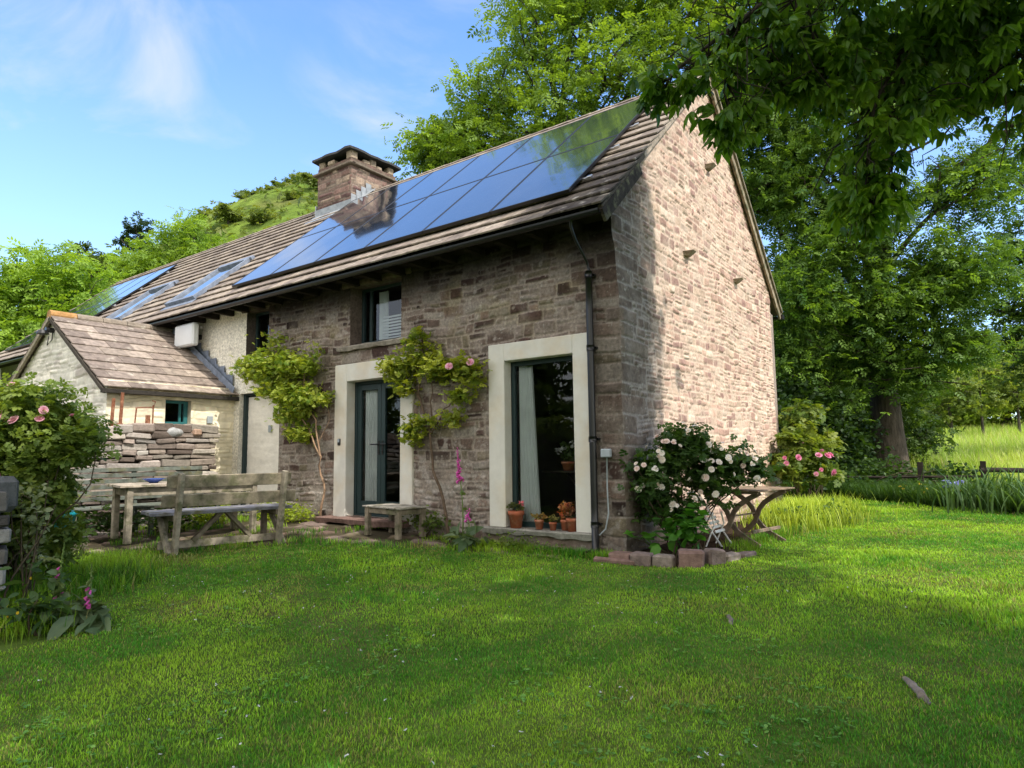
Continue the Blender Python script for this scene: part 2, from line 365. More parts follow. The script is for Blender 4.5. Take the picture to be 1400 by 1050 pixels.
mb_ = N.new('ShaderNodeMath'); mb_.operation = 'MULTIPLY'; L.new(fb.outputs[0], mb_.inputs[0]); L.new(r2.outputs[0], mb_.inputs[1])
m2 = N.new('ShaderNodeMix'); m2.data_type = 'RGBA'; L.new(mb_.outputs[0], m2.inputs[0]); L.new(mx.outputs[2], m2.inputs[6]); m2.inputs[7].default_value = (FILL_CLOUD * 1.06, FILL_CLOUD, FILL_CLOUD * .9, 1)
L.new(m2.outputs[2], bg.inputs['Color'])

# ------------------------------------------------------------------ ground height
def gz(x, y):
    x = np.asarray(x, float); y = np.asarray(y, float)
    base = -.27 + .15 * (1 - ss(-5, -1.5, x))
    z = base - .045 * np.clip(-y, 0, 9)
    z = z + .06 * np.clip(y - 17, 0, 90) * (1 + .3 * ss(6, 30, x))
    z = z + .02 * fbm(x * .35, y * .35, 5, 2)
    z = z + .05 * np.clip(-x - 24, 0, 60)
    return z
def gzf(x, y): return float(gz(x, y))
PATIO = np.array([(-13, -3.9), (-7.2, -3.75), (-5.6, -3.55), (-4.7, -2.95), (-4.0, -1.65), (-3.1, -1.05), (-2.2, -.62), (-1.2, -.42), (0.02, -.3), (.02, .3), (-13, .3)])
def inpoly(x, y, P):
    r = np.zeros(np.shape(x), bool); n = len(P)
    for i in range(n):
        x1, y1 = P[i]; x2, y2 = P[(i + 1) % n]
        c = ((y1 > y) != (y2 > y)) & (x < (x2 - x1) * (y - y1) / (y2 - y1 + 1e-12) + x1); r ^= c
    return r
# ------------------------------------------------------------------ masonry
def hash2(a, b, s): return _h(np.asarray(a).astype(np.int64), np.asarray(b).astype(np.int64), s)
def masonry(U, Wv, seed, rowh=(.07, .17), len_=(.14, .5), split=.35, joint=.008, relief=(.008, .024), warp=1., pal=None, mortar=(.3, .26, .21), palw=None, quoin=None, flush=.35):
    """heights (m) and colours of coursed rubble over the coordinates U (along), Wv (up)"""
    rng = np.random.default_rng(seed); pal = np.array(pal, float)
    z0, z1 = Wv.min() - .3, Wv.max() + .3
    taper = ss(.1, .6, np.abs(U)) if quoin else 1.
    u = U + warp * (.035 * vn(U * 2.3, Wv * 4.3, seed) + .008 * vn(U * 17, Wv * 23, seed + 1)) * taper
    v = Wv + warp * (.05 * vn(U * .8, Wv * 1.1, seed + 2) + .018 * vn(U * 3.1, Wv * 3.7, seed + 3)) * taper + warp * .005 * vn(U * 22, Wv * 19, seed + 4)
    def rows_of(lo, hi, r):
        zs = [z0]
        while zs[-1] < z1: zs.append(zs[-1] + r.uniform(lo, hi))
        return np.array(zs)
    H = np.zeros_like(U); CC = np.zeros(U.shape + (3,)); CC[:] = mortar
    sid = np.zeros(U.shape, np.int64); du = np.zeros_like(U); dv = np.zeros_like(U)
    def fill(mask, zs, lens, sp, base, r, fixed=None):
        ri = np.clip(np.searchsorted(zs, v[mask]) - 1, 0, len(zs) - 2); uu = u[mask]; vv = v[mask]
        D1 = np.zeros(len(uu)); D2 = np.zeros(len(uu)); S = np.zeros(len(uu), np.int64)
        for k in np.unique(ri):
            m = ri == k; hh = zs[k + 1] - zs[k]
            if fixed is not None: bs = fixed(k)
            else:
                bs = [u.min() - r.uniform(0.1, .5)]
                while bs[-1] < u.max() + .1: bs.append(bs[-1] + r.uniform(*lens) * (.6 + hh * 4.5))
            bs = np.array(bs); q = np.clip(np.searchsorted(bs, uu[m]) - 1, 0, len(bs) - 2)
            a = uu[m] - bs[q]; b = bs[q + 1] - uu[m]; c = vv[m] - zs[k]; d = zs[k + 1] - vv[m]
            hs = hash2(q, np.full(len(q), k), base + 5); fr = .35 + .3 * hash2(q, np.full(len(q), k), base + 6)
            sl = (hs < sp) & (hh > .085); cut = fr * hh
            low = sl & (c < cut); hi_ = sl & ~low
            d = np.where(low, cut - c, d); c = np.where(hi_, c - cut, c)
            # some of the split pieces are halved again along their length
            hv = hash2(q, np.full(len(q), k), base + 8) < .4; wd = bs[q + 1] - bs[q]; mid = wd * (.4 + .2 * hash2(q, np.full(len(q), k), base + 9))
            lf = hi_ & hv & (a < mid); rt = hi_ & hv & ~lf
            b = np.where(lf, mid - a, b); a = np.where(rt, a - mid, a)
            D1[m] = np.minimum(a, b); D2[m] = np.minimum(c, d)
            S[m] = (q * 131 + k * 17 + low * 7 + rt * 3 + base) * 4
        du[mask] = D1; dv[mask] = D2; sid[mask] = S
    allm = np.ones(U.shape, bool)
    fill(allm, rows_of(*rowh, rng), len_, split, seed * 10, rng)
    if quoin:
        zq = [z0]; r2 = np.random.default_rng(quoin)
        while zq[-1] < z1: zq.append(zq[-1] + r2.uniform(.11, .25))
        zq = np.array(zq); ql = .3 + .34 * np.random.default_rng(quoin + 1).random(len(zq)); par = 1 if quoin > 0 else 0
        lens = np.where((np.arange(len(zq)) + (1 if U.max() > .01 else 0)) % 2 == 0, ql + .12, ql * .62)
        k = np.clip(np.searchsorted(zq, v) - 1, 0, len(zq) - 2); qm = np.abs(u) < lens[k]
        D1 = np.where(qm, lens[k] - np.abs(u), 0); D2 = np.minimum(v - zq[k], zq[k + 1] - v)
        du[qm] = D1[qm]; dv[qm] = D2[qm]; sid[qm] = (k[qm] * 977 + 5) * 4
        inside = ~qm; gap = np.abs(u) - lens[k]; du[inside] = np.minimum(du[inside], gap[inside])
    hr = hash2(sid, sid * 0, 11); rr = .022
    jn = joint * (1 + .8 * vn(U * 5, Wv * 5, seed + 9))
    d = rr - np.hypot(np.maximum(rr - du, 0), np.maximum(rr - dv, 0)) - jn
    e = ss(-.002, .013, d)
    n1_ = fbm(U * 14, Wv * 20, seed + 12, 4)
    st = relief[0] + (relief[1] - relief[0]) * hr + .0045 * n1_ + .004 * vn(U * 9 + sid, Wv * 13, seed + 13)
    mo = relief[0] * flush * (1 + vn(U * 3, Wv * 3, seed + 14)) + .002 * fbm(U * 40, Wv * 40, seed + 15, 2)
    H = mo + (np.maximum(st, mo * .6) - mo) * e
    pw = np.cumsum(palw if palw is not None else np.ones(len(pal))); pw = pw / pw[-1]
    ci = np.searchsorted(pw, hash2(sid, sid * 0 + 3, 21)).clip(0, len(pal) - 1)
    tone = .78 + .44 * hash2(sid, sid * 0 + 5, 23)
    sc_ = pal[ci] * tone[..., None] * (1 + .22 * fbm(U * 11, Wv * 16, seed + 16, 3))[..., None]
    mc = np.array(mortar) * (1 + .25 * fbm(U * 6, Wv * 6, seed + 17, 4))[..., None]
    CC = mc * (1 - e[..., None]) + sc_ * e[..., None]
    return H, CC, e
def axis_pts(a, b, res, keys=()):
    t = np.arange(a, b, res); t = np.append(t, b); k = np.array([q for q in keys if a < q < b] + [a, b])
    t = t[np.min(np.abs(t[:, None] - k[None]), 1) > res * .45]; return np.unique(np.concatenate([t, k]))
PAL_F = [(.148, .105, .085), (.08, .05, .042), (.195, .155, .13), (.265, .23, .195), (.053, .036, .03), (.19, .158, .11), (.21, .15, .12)]
PALW_F = [3, 2.2, 3, 2, 1.2, 1, 1.5]
PAL_G = [(.49, .325, .25), (.41, .26, .205), (.53, .38, .295), (.57, .44, .345), (.33, .205, .17), (.49, .36, .27)]
EAVE_Z, RIDGE_Z, RY, OVH = 3.733, 7.212, 3.395, .5
HW = 6.79
cottage = empty('cottage', (-5, 3.4, 0), 'long two storey stone cottage with solar panels on its roof and a lower cream wing', 'cottage')
CR = {}
def cornerx(z): return -.085 * ss(2.6, 4.0, z) + .012 * vn(z * 5, z * 0 + 3.3, 71)
def cornery(z): return .012 * vn(z * 6, z * 0 + 8.8, 72)

# front wall ------------------------------------------------------
OPEN = dict(win=(-1.697, -.641, -.04, 2.136), door=(-4.867, -3.65, -.03, 2.1), upper=(-4.86, -3.68, 2.68, 3.66), small=(-7.83, -7.1, 2.75, 3.66), side=(-8.0, -6.72, -.14, 2.1))
kx = [k for o in OPEN.values() for k in o[:2]] + [-7.1]; kz = [k for o in OPEN.values() for k in o[2:]]
xs = axis_pts(-11.2, 0, .0135, kx); zs = axis_pts(-.5, 3.98, .0125, kz)
X, Z = np.meshgrid(xs, zs, indexing='ij')
H, CC, e = masonry(X, Z, 3, rowh=(.07, .21), len_=(.08, .32), split=.5, relief=(.006, .03), pal=PAL_F, palw=PALW_F, mortar=(.3, .25, .21), quoin=401, joint=.0115)
# weathering: lime smears and lichen low down and in patches, eave shade and stain painted as a dark band
lime = ss(.2, .6, fbm(X * 9, Z * 13, 33, 5) + .35 * fbm(X * 1.1, Z * 1.5, 34, 2) + .3 * (1 - ss(.2, 1.6, Z)) - .1)
CC = CC * (1 - .62 * lime[..., None]) + np.array((.42, .38, .34)) * .62 * lime[..., None]
spk = ss(.45, .62, fbm(X * 26, Z * 26, 35, 3)); CC = CC * (1 - .55 * spk[..., None]) + np.array((.5, .46, .41)) * .55 * spk[..., None]
moss = ss(.15, .45, fbm(X * 3, Z * 4, 36, 4)) * ss(1.8, 3.4, Z) * .5; CC = CC * (1 - moss[..., None]) + CC * np.array((.9, .88, .55)) * moss[..., None]
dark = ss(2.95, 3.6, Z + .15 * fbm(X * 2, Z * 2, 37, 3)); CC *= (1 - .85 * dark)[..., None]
qd = 1 - ss(.25, .75, -X + .2 * fbm(X * 3, Z * 3, 38, 2)); CC = CC * .92 * (1 - .35 * qd[..., None])
# limewashed stretch left of the small window
cr_m = ss(0, .02, -X - 7.1 + .01 * vn(X * 0, Z * 6, 5))
ccol = np.array((.78, .74, .64)) * (1 + .1 * fbm(X * 2.5, Z * 3, 40, 4))[..., None]
flake = ss(.5, .62, fbm(X * 5, Z * 8, 41, 5)); ccol = ccol * (1 - .4 * flake[..., None]) + np.array((.3, .26, .22)) * .4 * flake[..., None]
CC = CC * (1 - cr_m[..., None]) + ccol * cr_m[..., None]
H = H * (1 - .55 * cr_m) + .004 * cr_m
H = H * 1.1
for (a, b, c, d) in OPEN.values():
    on = (((np.abs(X - a) < 1e-6) | (np.abs(X - b) < 1e-6)) & (Z >= c - 1e-6) & (Z <= d + 1e-6)) | (((np.abs(Z - c) < 1e-6) | (np.abs(Z - d) < 1e-6)) & (X >= a - 1e-6) & (X <= b + 1e-6))
    H = np.where(on, .016, H)
wq = 1 - ss(0, .035, -X); cx, cy = cornerx(Z), cornery(Z)
big = .012 * fbm(X * .6, Z * .6, 50, 2) * ss(0, 1, -X)
far = 1 - ss(0, 1.2, -X)
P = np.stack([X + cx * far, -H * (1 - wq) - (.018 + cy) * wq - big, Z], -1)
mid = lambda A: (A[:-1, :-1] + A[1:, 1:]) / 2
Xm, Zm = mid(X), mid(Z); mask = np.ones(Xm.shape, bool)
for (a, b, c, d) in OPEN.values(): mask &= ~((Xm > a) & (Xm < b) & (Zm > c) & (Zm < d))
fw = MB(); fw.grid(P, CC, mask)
def reveal(a, b, c, d, y1, col, mb, y0=-.012, top=True):
    for (xx, sgn) in ((a, 1), (b, -1)):
        n = 14; zz = np.linspace(c, d, n); g = np.array([[(xx + sgn * .0, y, z) for y in (y0, y1)] for z in zz]); mb.grid(g, np.tile(col, (n, 2, 1)) * (1 + .25 * RNG.random((n, 1, 1))))
    if top: mb.add([(a, y0, d), (b, y0, d), (b, y1, d), (a, y1, d)], np.array([[0, 1, 2, 3]]), np.array(col) * .8)
    mb.add([(a, y0, c), (b, y0, c), (b, y1, c), (a, y1, c)], np.array([[0, 1, 2, 3]]), col)
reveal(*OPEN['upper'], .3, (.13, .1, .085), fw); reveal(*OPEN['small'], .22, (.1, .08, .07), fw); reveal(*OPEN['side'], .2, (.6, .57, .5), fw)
fw.box((-16.3, .12, 1.7), (10.3, .2, 4.5), col=(.5, .47, .42))
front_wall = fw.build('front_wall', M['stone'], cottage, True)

# gable wall -------------------------------------------------------
def roofz(y): return np.minimum(EAVE_Z + (np.asarray(y) + OVH) * (RIDGE_Z - EAVE_Z) / (RY + OVH), EAVE_Z + (HW + OVH - np.asarray(y)) * (RIDGE_Z - EAVE_Z) / (HW + OVH - RY))
ys = np.arange(0, HW + .001, .0145); vs_ = np.linspace(0, 1, 500); Y, Vv = np.meshgrid(ys, vs_, indexing='ij')
top = np.minimum(roofz(Y) - .03, 99); Z = -.5 + Vv * (top + .5)
H, CC, e = masonry(Y, Z, 8, rowh=(.07, .16), len_=(.08, .27), split=.4, relief=(.006, .024), pal=PAL_G, mortar=(.585, .445, .345), quoin=401, joint=.009, flush=.8, warp=1.15)
rub = ss(3.8, 5, Z) # smaller, rougher stones high in the gable
H = H + rub * .006 * fbm(Y * 16, Z * 22, 60, 3)
smear = ss(.1, .6, fbm(Y * 4, Z * 5, 61, 5)); CC = CC * (1 - .3 * smear[..., None]) + np.array((.58, .46, .37)) * .3 * smear[..., None]
dk = ss(.62, .72, fbm(Y * 13, Z * 17, 62, 3)); CC = CC * (1 - .45 * dk)[..., None]
qd = (1 - ss(.35, 1.25, Y + .3 * fbm(Y * 1.7, Z * 1.7, 63, 3) - .12 * Z * (Z < 3)))  # dark grey quoins and tree shadow at the corner, put into the colour
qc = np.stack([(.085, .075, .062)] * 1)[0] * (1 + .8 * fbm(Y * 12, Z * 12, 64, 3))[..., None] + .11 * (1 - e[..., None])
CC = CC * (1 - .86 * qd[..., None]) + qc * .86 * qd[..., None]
spk = ss(.45, .6, fbm(Y * 20, Z * 20, 65, 3)) * qd; CC = CC * (1 - .5 * spk[..., None]) + np.array((.4, .39, .34)) * .5 * spk[..., None]
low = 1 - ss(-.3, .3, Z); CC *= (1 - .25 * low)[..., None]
wq = 1 - ss(0, .035, Y); cx, cy = cornerx(Z), cornery(Z); far = 1 - ss(0, 1.2, Y)
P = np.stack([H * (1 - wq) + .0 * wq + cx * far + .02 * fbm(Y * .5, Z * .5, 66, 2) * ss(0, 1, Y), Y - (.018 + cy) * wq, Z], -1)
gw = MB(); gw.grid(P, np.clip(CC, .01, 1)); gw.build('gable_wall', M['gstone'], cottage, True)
bw = MB(); bw.box((-10.7, HW + .1, 1.6), (21.4, .2, 4.2), col=(.3, .24, .2)); bw.box((-21.3, HW / 2, 1.7), (.2, HW, 4.4), col=(.5, .46, .4))
bw.add([(-21.35, 0, 3.7), (-21.35, HW, 3.7), (-21.35, RY, RIDGE_Z - .1)], [(0, 1, 2)], (.5, .46, .4)); bw.build('rear_wall', M['stone'], cottage)
for k, (y, z) in enumerate(((3.33, 5.56), (2.21, 3.82), (4.52, 3.89))):
    b = MB(); V = np.array([(0, -.11, .03), (0, .11, .05), (.15, .09, .04), (.16, -.08, .03), (0, -.1, -.03), (0, .1, -.03), (.07, .06, -.03), (.07, -.06, -.03)]) + [-.01, y, z]
    b.add(V, [(0, 3, 2, 1), (4, 5, 6, 7), (0, 4, 7, 3), (3, 7, 6, 2), (2, 6, 5, 1), (0, 1, 5, 4)], (.3, .25, .19))
    b.build('projecting_ledge', M['slab'], cottage)
# interior: floors, partition, dark plaster ------------------------
b = MB()
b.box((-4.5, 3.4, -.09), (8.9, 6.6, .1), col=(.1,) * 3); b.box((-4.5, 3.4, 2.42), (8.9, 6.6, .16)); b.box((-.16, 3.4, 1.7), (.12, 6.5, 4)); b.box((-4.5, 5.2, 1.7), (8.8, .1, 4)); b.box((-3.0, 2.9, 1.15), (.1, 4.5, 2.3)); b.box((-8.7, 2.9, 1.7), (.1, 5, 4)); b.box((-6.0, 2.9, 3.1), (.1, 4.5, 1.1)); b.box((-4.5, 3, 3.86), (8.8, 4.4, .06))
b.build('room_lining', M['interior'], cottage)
# wall top / soffit boards
b = MB(); b.box((-10.7, -.19, 3.77), (21.2, .35, .05), col=(.03, .025, .02)); 
for x in np.arange(-.5, -12, -.52): b.box((x, -.22, 3.7), (.09, .4, .12), col=(.035, .028, .022))
b.build('rafter_feet', M['darkwood'], cottage)

# roof --------------------------------------------------------------
SL = np.array([0, RY + OVH, RIDGE_Z - EAVE_Z]); SLEN = np.linalg.norm(SL); SLu = SL / SLEN; SN = np.cross([1, 0, 0], SLu)
def rp(x, s, off=0): return np.array([x, -OVH, EAVE_Z]) + SLu * s + SN * off
SLb = np.array([0, -(HW + OVH - RY), RIDGE_Z - EAVE_Z]); SLbu = SLb / np.linalg.norm(SLb); SNb = np.cross(SLbu, [1, 0, 0])
def tilefield(mb, org, ud, vd, nd, L, S, gauge, tw, rng, colf, th=.026, tilt=.045):
    """courses of tiles: org + ud*along + vd*up slope, each tile its own thin slab"""
    R0 = np.stack([ud, vd, nd], 1); nrow = int(round(S / gauge)); g = S / nrow; ln = g + .06
    a = math.asin(tilt / ln); Rt = R0 @ np.array(Matrix.Rotation(-a, 3, 'X'))
    for r in range(nrow):
        off = (r % 2) * tw * .5; x = -off
        while x < L:
            x0, x1 = max(x, 0), min(x + tw, L); x += tw
            if x1 - x0 < .03: continue
            p = org + ud * (x0 + x1) / 2 + vd * (r * g + ln / 2) + nd * (tilt * .5 + .012 + rng.normal() * .0018)
            mb.box(p, (x1 - x0 - .004, ln, th), R=Rt @ np.array(Matrix.Rotation(rng.normal() * .004, 3, 'Z')), ch=.004, col=colf(x0, r * g, rng))
def tcol(x, s, rng):
    c = np.array([(.23, .19, .16), (.27, .225, .185), (.2, .165, .14), (.3, .25, .2)][rng.integers(4)]) * rng.uniform(.85, 1.12)
    d = (1 - ss(.2, 1.3, 21.0 - x)) * (1 - ss(.9, 2.0, s)); c = c * (1 - .62 * d)
    return c
rt = MB(); r_ = np.random.default_rng(5)
tilefield(rt, np.array([-21.5, -OVH - .03, EAVE_Z - .027]), np.array([1., 0, 0]), SLu, SN, 21.58, SLEN - .02, .326, .33, r_, tcol)
q = lambda x, s, o: rp(x, s, o)
rt.add([q(-21.5, 0, -.03), q(.05, 0, -.03), q(.05, SLEN, -.03), q(-21.5, SLEN, -.03)], np.array([[0, 1, 2, 3]]), (.03, .025, .02))
bo = np.array([0, HW + OVH, EAVE_Z])
rt.add([bo + [-21.5, 0, 0], bo + [.08, 0, 0], bo + SLb + [.08, 0, 0], bo + SLb + [-21.5, 0, 0]], np.array([[0, 1, 2, 3]]), (.2, .16, .13))
rt.add([bo + [-21.5, 0, .05], bo + [.08, 0, .05], bo + SLb + [.08, 0, .05], bo + SLb + [-21.5, 0, .05]], np.array([[0, 1, 2, 3]]), (.2, .16, .13))
roof = rt.build('roof', M['tile'], cottage)
b = MB()
for k in range(48):
    x0 = -21.5 + k * .45
    if -9.55 < x0 + .22 < -8.2:
        if b.n: b.build('ridge_tiles', M['tile'], roof); b = MB()
        continue
    a = np.linspace(-1.15, 1.15, 7); V = []
    for xx, dz in ((x0, 0), (x0 + .46, .008)):
        for rr in (.13, .112):
            for t in a: V.append((xx, RY + math.sin(t) * rr * 1.1, RIDGE_Z - .1 + dz + math.cos(t) * rr))
    V = np.array(V); Fq = []
    for i in range(6): Fq += [(i, i + 1, 15 + i, 14 + i), (7 + i, 21 + i, 22 + i, 8 + i), (14 + i, 15 + i, 22 + i, 21 + i)][:3] + [(i, 7 + i, 8 + i, i + 1)]
    b.add(V, np.array(Fq), tcol(0, 3, r_))
b.build('ridge_tiles', M['tile'], roof)
# verges: mortar strip under the tiles at the front slope, bargeboards
b = MB()
for s0 in np.arange(0, SLEN - .1, .326):
    c = rp(.035, s0 + .16, -.025); R0 = np.stack([np.array([1., 0, 0]), SLu, SN], 1)
    b.box(c, (.06, .33, .075), R=R0, ch=.008, col=np.array((.36, .3, .24)) * (1 if s0 > 1.6 else .3) * r_.uniform(.85, 1.1))
b.build('verge_mortar', M['slab'], cottage)
b = MB(); b.bar(rp(.055, -.05, -.1), rp(.055, 1.35, -.1), .04, .16, up=SN, col=(.04, .033, .027)); b.build('bargeboard', M['oldwood'], cottage)
b = MB()
p0 = bo + [.07, 0.02, -.03]; p1 = bo + SLb + [.07, 0, -.03]; b.bar(p0, p1, .045, .2, up=SNb, col=(.3, .24, .17))
b.bar(p0 + [.03, 0, .08], p1 + [.03, 0, .08], .06, .05, up=SNb, col=(.24, .2, .15)); b.build('bargeboard', M['oldwood'], cottage)
def gutter(mb, y, z, x0, x1, r=.055):
    a = np.linspace(PI, 2 * PI, 9); V = np.array([[(x, y + math.cos(t) * r, z + math.sin(t) * r) for t in a] for x in (x0, x1)]); V2 = np.array([[(x, y + math.cos(t) * (r - .006), z + math.sin(t) * (r - .006)) for t in a] for x in (x0, x1)])
    mb.grid(V, np.ones((2, 9, 3))); mb.grid(V2, np.ones((2, 9, 3)))
b = MB(); gutter(b, -.5, EAVE_Z - .035, -21.3, .03); b.build('gutter', M['black_plastic'], cottage)
b = MB(); gutter(b, HW + .55, EAVE_Z - .02, -21.3, .14); b.box((.1, HW + .55, EAVE_Z - .04), (.07, .12, .1)); b.build('rear_gutter', M['black_plastic'], cottage)
b = MB(); dx = -.36
b.tube([(dx, -.5, EAVE_Z - .07), (dx, -.5, EAVE_Z - .16), (dx + .0, -.4, EAVE_Z - .3), (dx, -.14, EAVE_Z - .5), (dx, -.085, EAVE_Z - .6)], .017, 10)
b.tube([(dx, -.1, z) for z in np.linspace(3.12, -.22, 8)], .043, 14)
for z in (3.1, 2.2, 1.1, .1): b.tube([(dx, -.1, z), (dx, -.1, z - .07)], .05, 14); b.box((dx, -.05, z - .03), (.13, .05, .03))
b.tube([(dx, -.085, -.05), (dx, -.09, -.2), (dx - .02, -.14, -.25), (dx - .06, -.25, -.27)], .04, 12)
b.build('downpipe', M['black_plastic'], cottage, True)

# solar panels --------------------------------------------------------
def panel_mat():
    m = bpy.data.materials.new('solar_glass'); m.use_nodes = True; nt = m.node_tree; N = nt.nodes; L = nt.links; b = N['Principled BSDF']
    tc = N.new('ShaderNodeTexCoord'); br = N.new('ShaderNodeTexBrick'); br.offset = 0
    for k, v in (('Scale', 1), ('Mortar Size', .002), ('Brick Width', .16), ('Row Height', .16)): br.inputs[k].default_value = v
    br.inputs['Color1'].default_value = (.02, .028, .045, 1); br.inputs['Color2'].default_value = (.024, .032, .05, 1); br.inputs['Mortar'].default_value = (.06, .07, .085, 1)
    a = N.new('ShaderNodeAttribute'); a.attribute_name = 'Col'; L.new(a.outputs['Color'], br.inputs['Vector']); L.new(br.outputs['Color'], b.inputs['Base Color'])
    b.inputs['Roughness'].default_value = .09; b.inputs['Specular IOR Level'].default_value = .5; b.inputs['Coat Weight'].default_value = 1; b.inputs['Coat Roughness'].default_value = .05; b.inputs['Coat IOR'].default_value = 3.0
    n = N.new('ShaderNodeTexNoise'); n.inputs['Scale'].default_value = .9; n.inputs['Detail'].default_value = 2; L.new(tc.outputs['Object'], n.inputs['Vector'])
    bp = N.new('ShaderNodeBump'); bp.inputs['Strength'].default_value = .18; bp.inputs['Distance'].default_value = .05; L.new(n.outputs['Fac'], bp.inputs['Height']); L.new(bp.outputs[0], b.inputs['Coat Normal'])
    return m
M['solar'] = panel_mat(); RR = np.stack([np.array([1., 0, 0]), SLu, SN], 1)
def solar(x0, x1, s0, s1, nx, ny):
    w = (x1 - x0) / nx; h = (s1 - s0) / ny
    for i in range(nx):
        for j in range(ny):
            cx = x0 + (i + .5) * w; cs = s0 + (j + .5) * h; b = MB()
            V = [rp(cx + a * (w / 2 - .022), cs + c * (h / 2 - .022), .128) for a, c in ((-1, -1), (1, -1), (1, 1), (-1, 1))]
            b.add(V, np.array([[0, 1, 2, 3]]), np.array([(0, 0, 0), (w, 0, 0), (w, h, 0), (0, h, 0)])); p = b.build('solar_panel', M['solar'], cottage)
            f = MB()
            for sgn in (-1, 1):
                f.box(rp(cx + sgn * (w / 2 - .014), cs, .11), (.02, h - .008, .045), R=RR, ch=.002); f.box(rp(cx, cs + sgn * (h / 2 - .014), .1095), (w - .05, .02, .044), R=RR, ch=.002)
            f.box(rp(cx, cs, .1), (w - .045, h - .045, .02), R=RR, ch=.002)
            f.build('panel_frame', M['black_plastic'], p)
    rb = MB()
    for s in (s0 + .45, s0 + h - .45, s0 + h + .45, s1 - .45):
        rb.box(rp((x0 + x1) / 2, s, .068), (x1 - x0 + .16, .045, .04), R=RR, ch=.003, col=(.5, .5, .5)); rb.box(rp(x1 + .1, s, .074), (.07, .06, .05), R=RR, ch=.004)
    rb.build('mounting_rail', M['metal'], cottage)
solar(-8.12, -.56, .53, 4.5, 6, 2); solar(-20.4, -15.85, .55, 4.28, 4, 2)
# skylights
def skylight(x0, x1, s0, s1):
    f = MB(); cx = (x0 + x1) / 2; cs = (s0 + s1) / 2; w = x1 - x0; h = s1 - s0
    for sgn in (-1, 1): f.box(rp(cx + sgn * (w / 2 - .035), cs, .09), (.07, h, .09), R=RR)
    f.box(rp(cx, s0 + .04, .086), (w - .14, .08, .088), R=RR); f.box(rp(cx, s1 - .06, .095), (w - .14, .12, .1), R=RR); f.box(rp(cx, s0 - .07, .05), (w + .1, .16, .012), R=RR)
    f.box(rp(cx, s1 + .03, .1), (w + .12, .1, .07), R=RR)
    o = f.build('skylight', M['lead'], cottage)
    g = MB(); g.box(rp(cx, cs, .075), (w - .14, h - .16, .02), R=RR, ch=.001); g.build('pane', M['solar_light'], o)
M['solar_light'] = mat('skylight_glass', col=(.03, .045, .05), var=0, bump=0, rough=.03, spec=1.0)
_b = M['solar_light'].node_tree.nodes['Principled BSDF']; _b.inputs['Coat Weight'].default_value = 1; _b.inputs['Coat IOR'].default_value = 2.2; _b.inputs['Coat Roughness'].default_value = .02
skylight(-10.82, -9.62, .6, 2.28); skylight(-14.15, -12.95, .6, 2.28)
# chimney ------------------------------------------------------------
cx0, cx1, cy0, cy1 = -9.48, -8.25, 2.8, 4.22
def stack_faces(mb, cx0, cx1, cy0, cy1, z0, z1, seed, pal, mortar, res=.022, relief=(.006, .035)):
    for (org, ud, nd, Lh) in (((cx0, cy0), (1, 0), (0, -1), cx1 - cx0), ((cx1, cy0), (0, 1), (1, 0), cy1 - cy0), ((cx1, cy1), (-1, 0), (0, 1), cx1 - cx0), ((cx0, cy1), (0, -1), (-1, 0), cy1 - cy0)):
        u = np.linspace(0, Lh, int(Lh / res)); z = np.linspace(z0, z1, int((z1 - z0) / res)); Ug, Zg = np.meshgrid(u, z, indexing='ij')
        Hh, Cc, e_ = masonry(Ug + org[0] + org[1], Zg, seed, rowh=(.07, .17), len_=(.16, .45), pal=pal, mortar=mortar, relief=relief, joint=.007)
        ed = np.minimum(ss(0, .03, Ug), ss(0, .03, Lh - Ug)); Hh = Hh * ed
        Pp = np.stack([org[0] + ud[0] * Ug + nd[0] * Hh, org[1] + ud[1] * Ug + nd[1] * Hh, Zg], -1); mb.grid(Pp, Cc)
PAL_C = [(.16, .095, .08), (.2, .125, .105), (.25, .17, .14), (.12, .07, .065), (.28, .21, .16)]
b = MB(); stack_faces(b, cx0, cx1, cy0, cy1, 5.9, 7.74, 21, PAL_C, (.2, .16, .13))
stack_faces(b, cx0 + .0, cx1 - .0, cy0 + .0, cy1 - .0, 7.8, 7.92, 25, PAL_C, (.16, .13, .1), relief=(.002, .012))
chim = b.build('chimney', M['stone'], cottage, True)
b = MB()
for (c, d) in ((((cx0 + cx1) / 2, cy0 - .02, 7.77), (cx1 - cx0 + .2, .16, .055)), (((cx0 + cx1) / 2, cy1 + .02, 7.77), (cx1 - cx0 + .2, .16, .055)), ((cx1 + .02, (cy0 + cy1) / 2, 7.772), (.16, cy1 - cy0 + .1, .05)), ((cx0 - .02, (cy0 + cy1) / 2, 7.772), (.16, cy1 - cy0 + .1, .05))):
    b.box(c, d, ch=.015, col=(.17, .14, .11))
b.box(((cx0 + cx1) / 2, (cy0 + cy1) / 2, 7.8), (cx1 - cx0 - .04, cy1 - cy0 - .04, .06), col=(.05, .045, .04))
b.build('drip_course', M['slab'], chim)
b = MB(); r2 = np.random.default_rng(3)
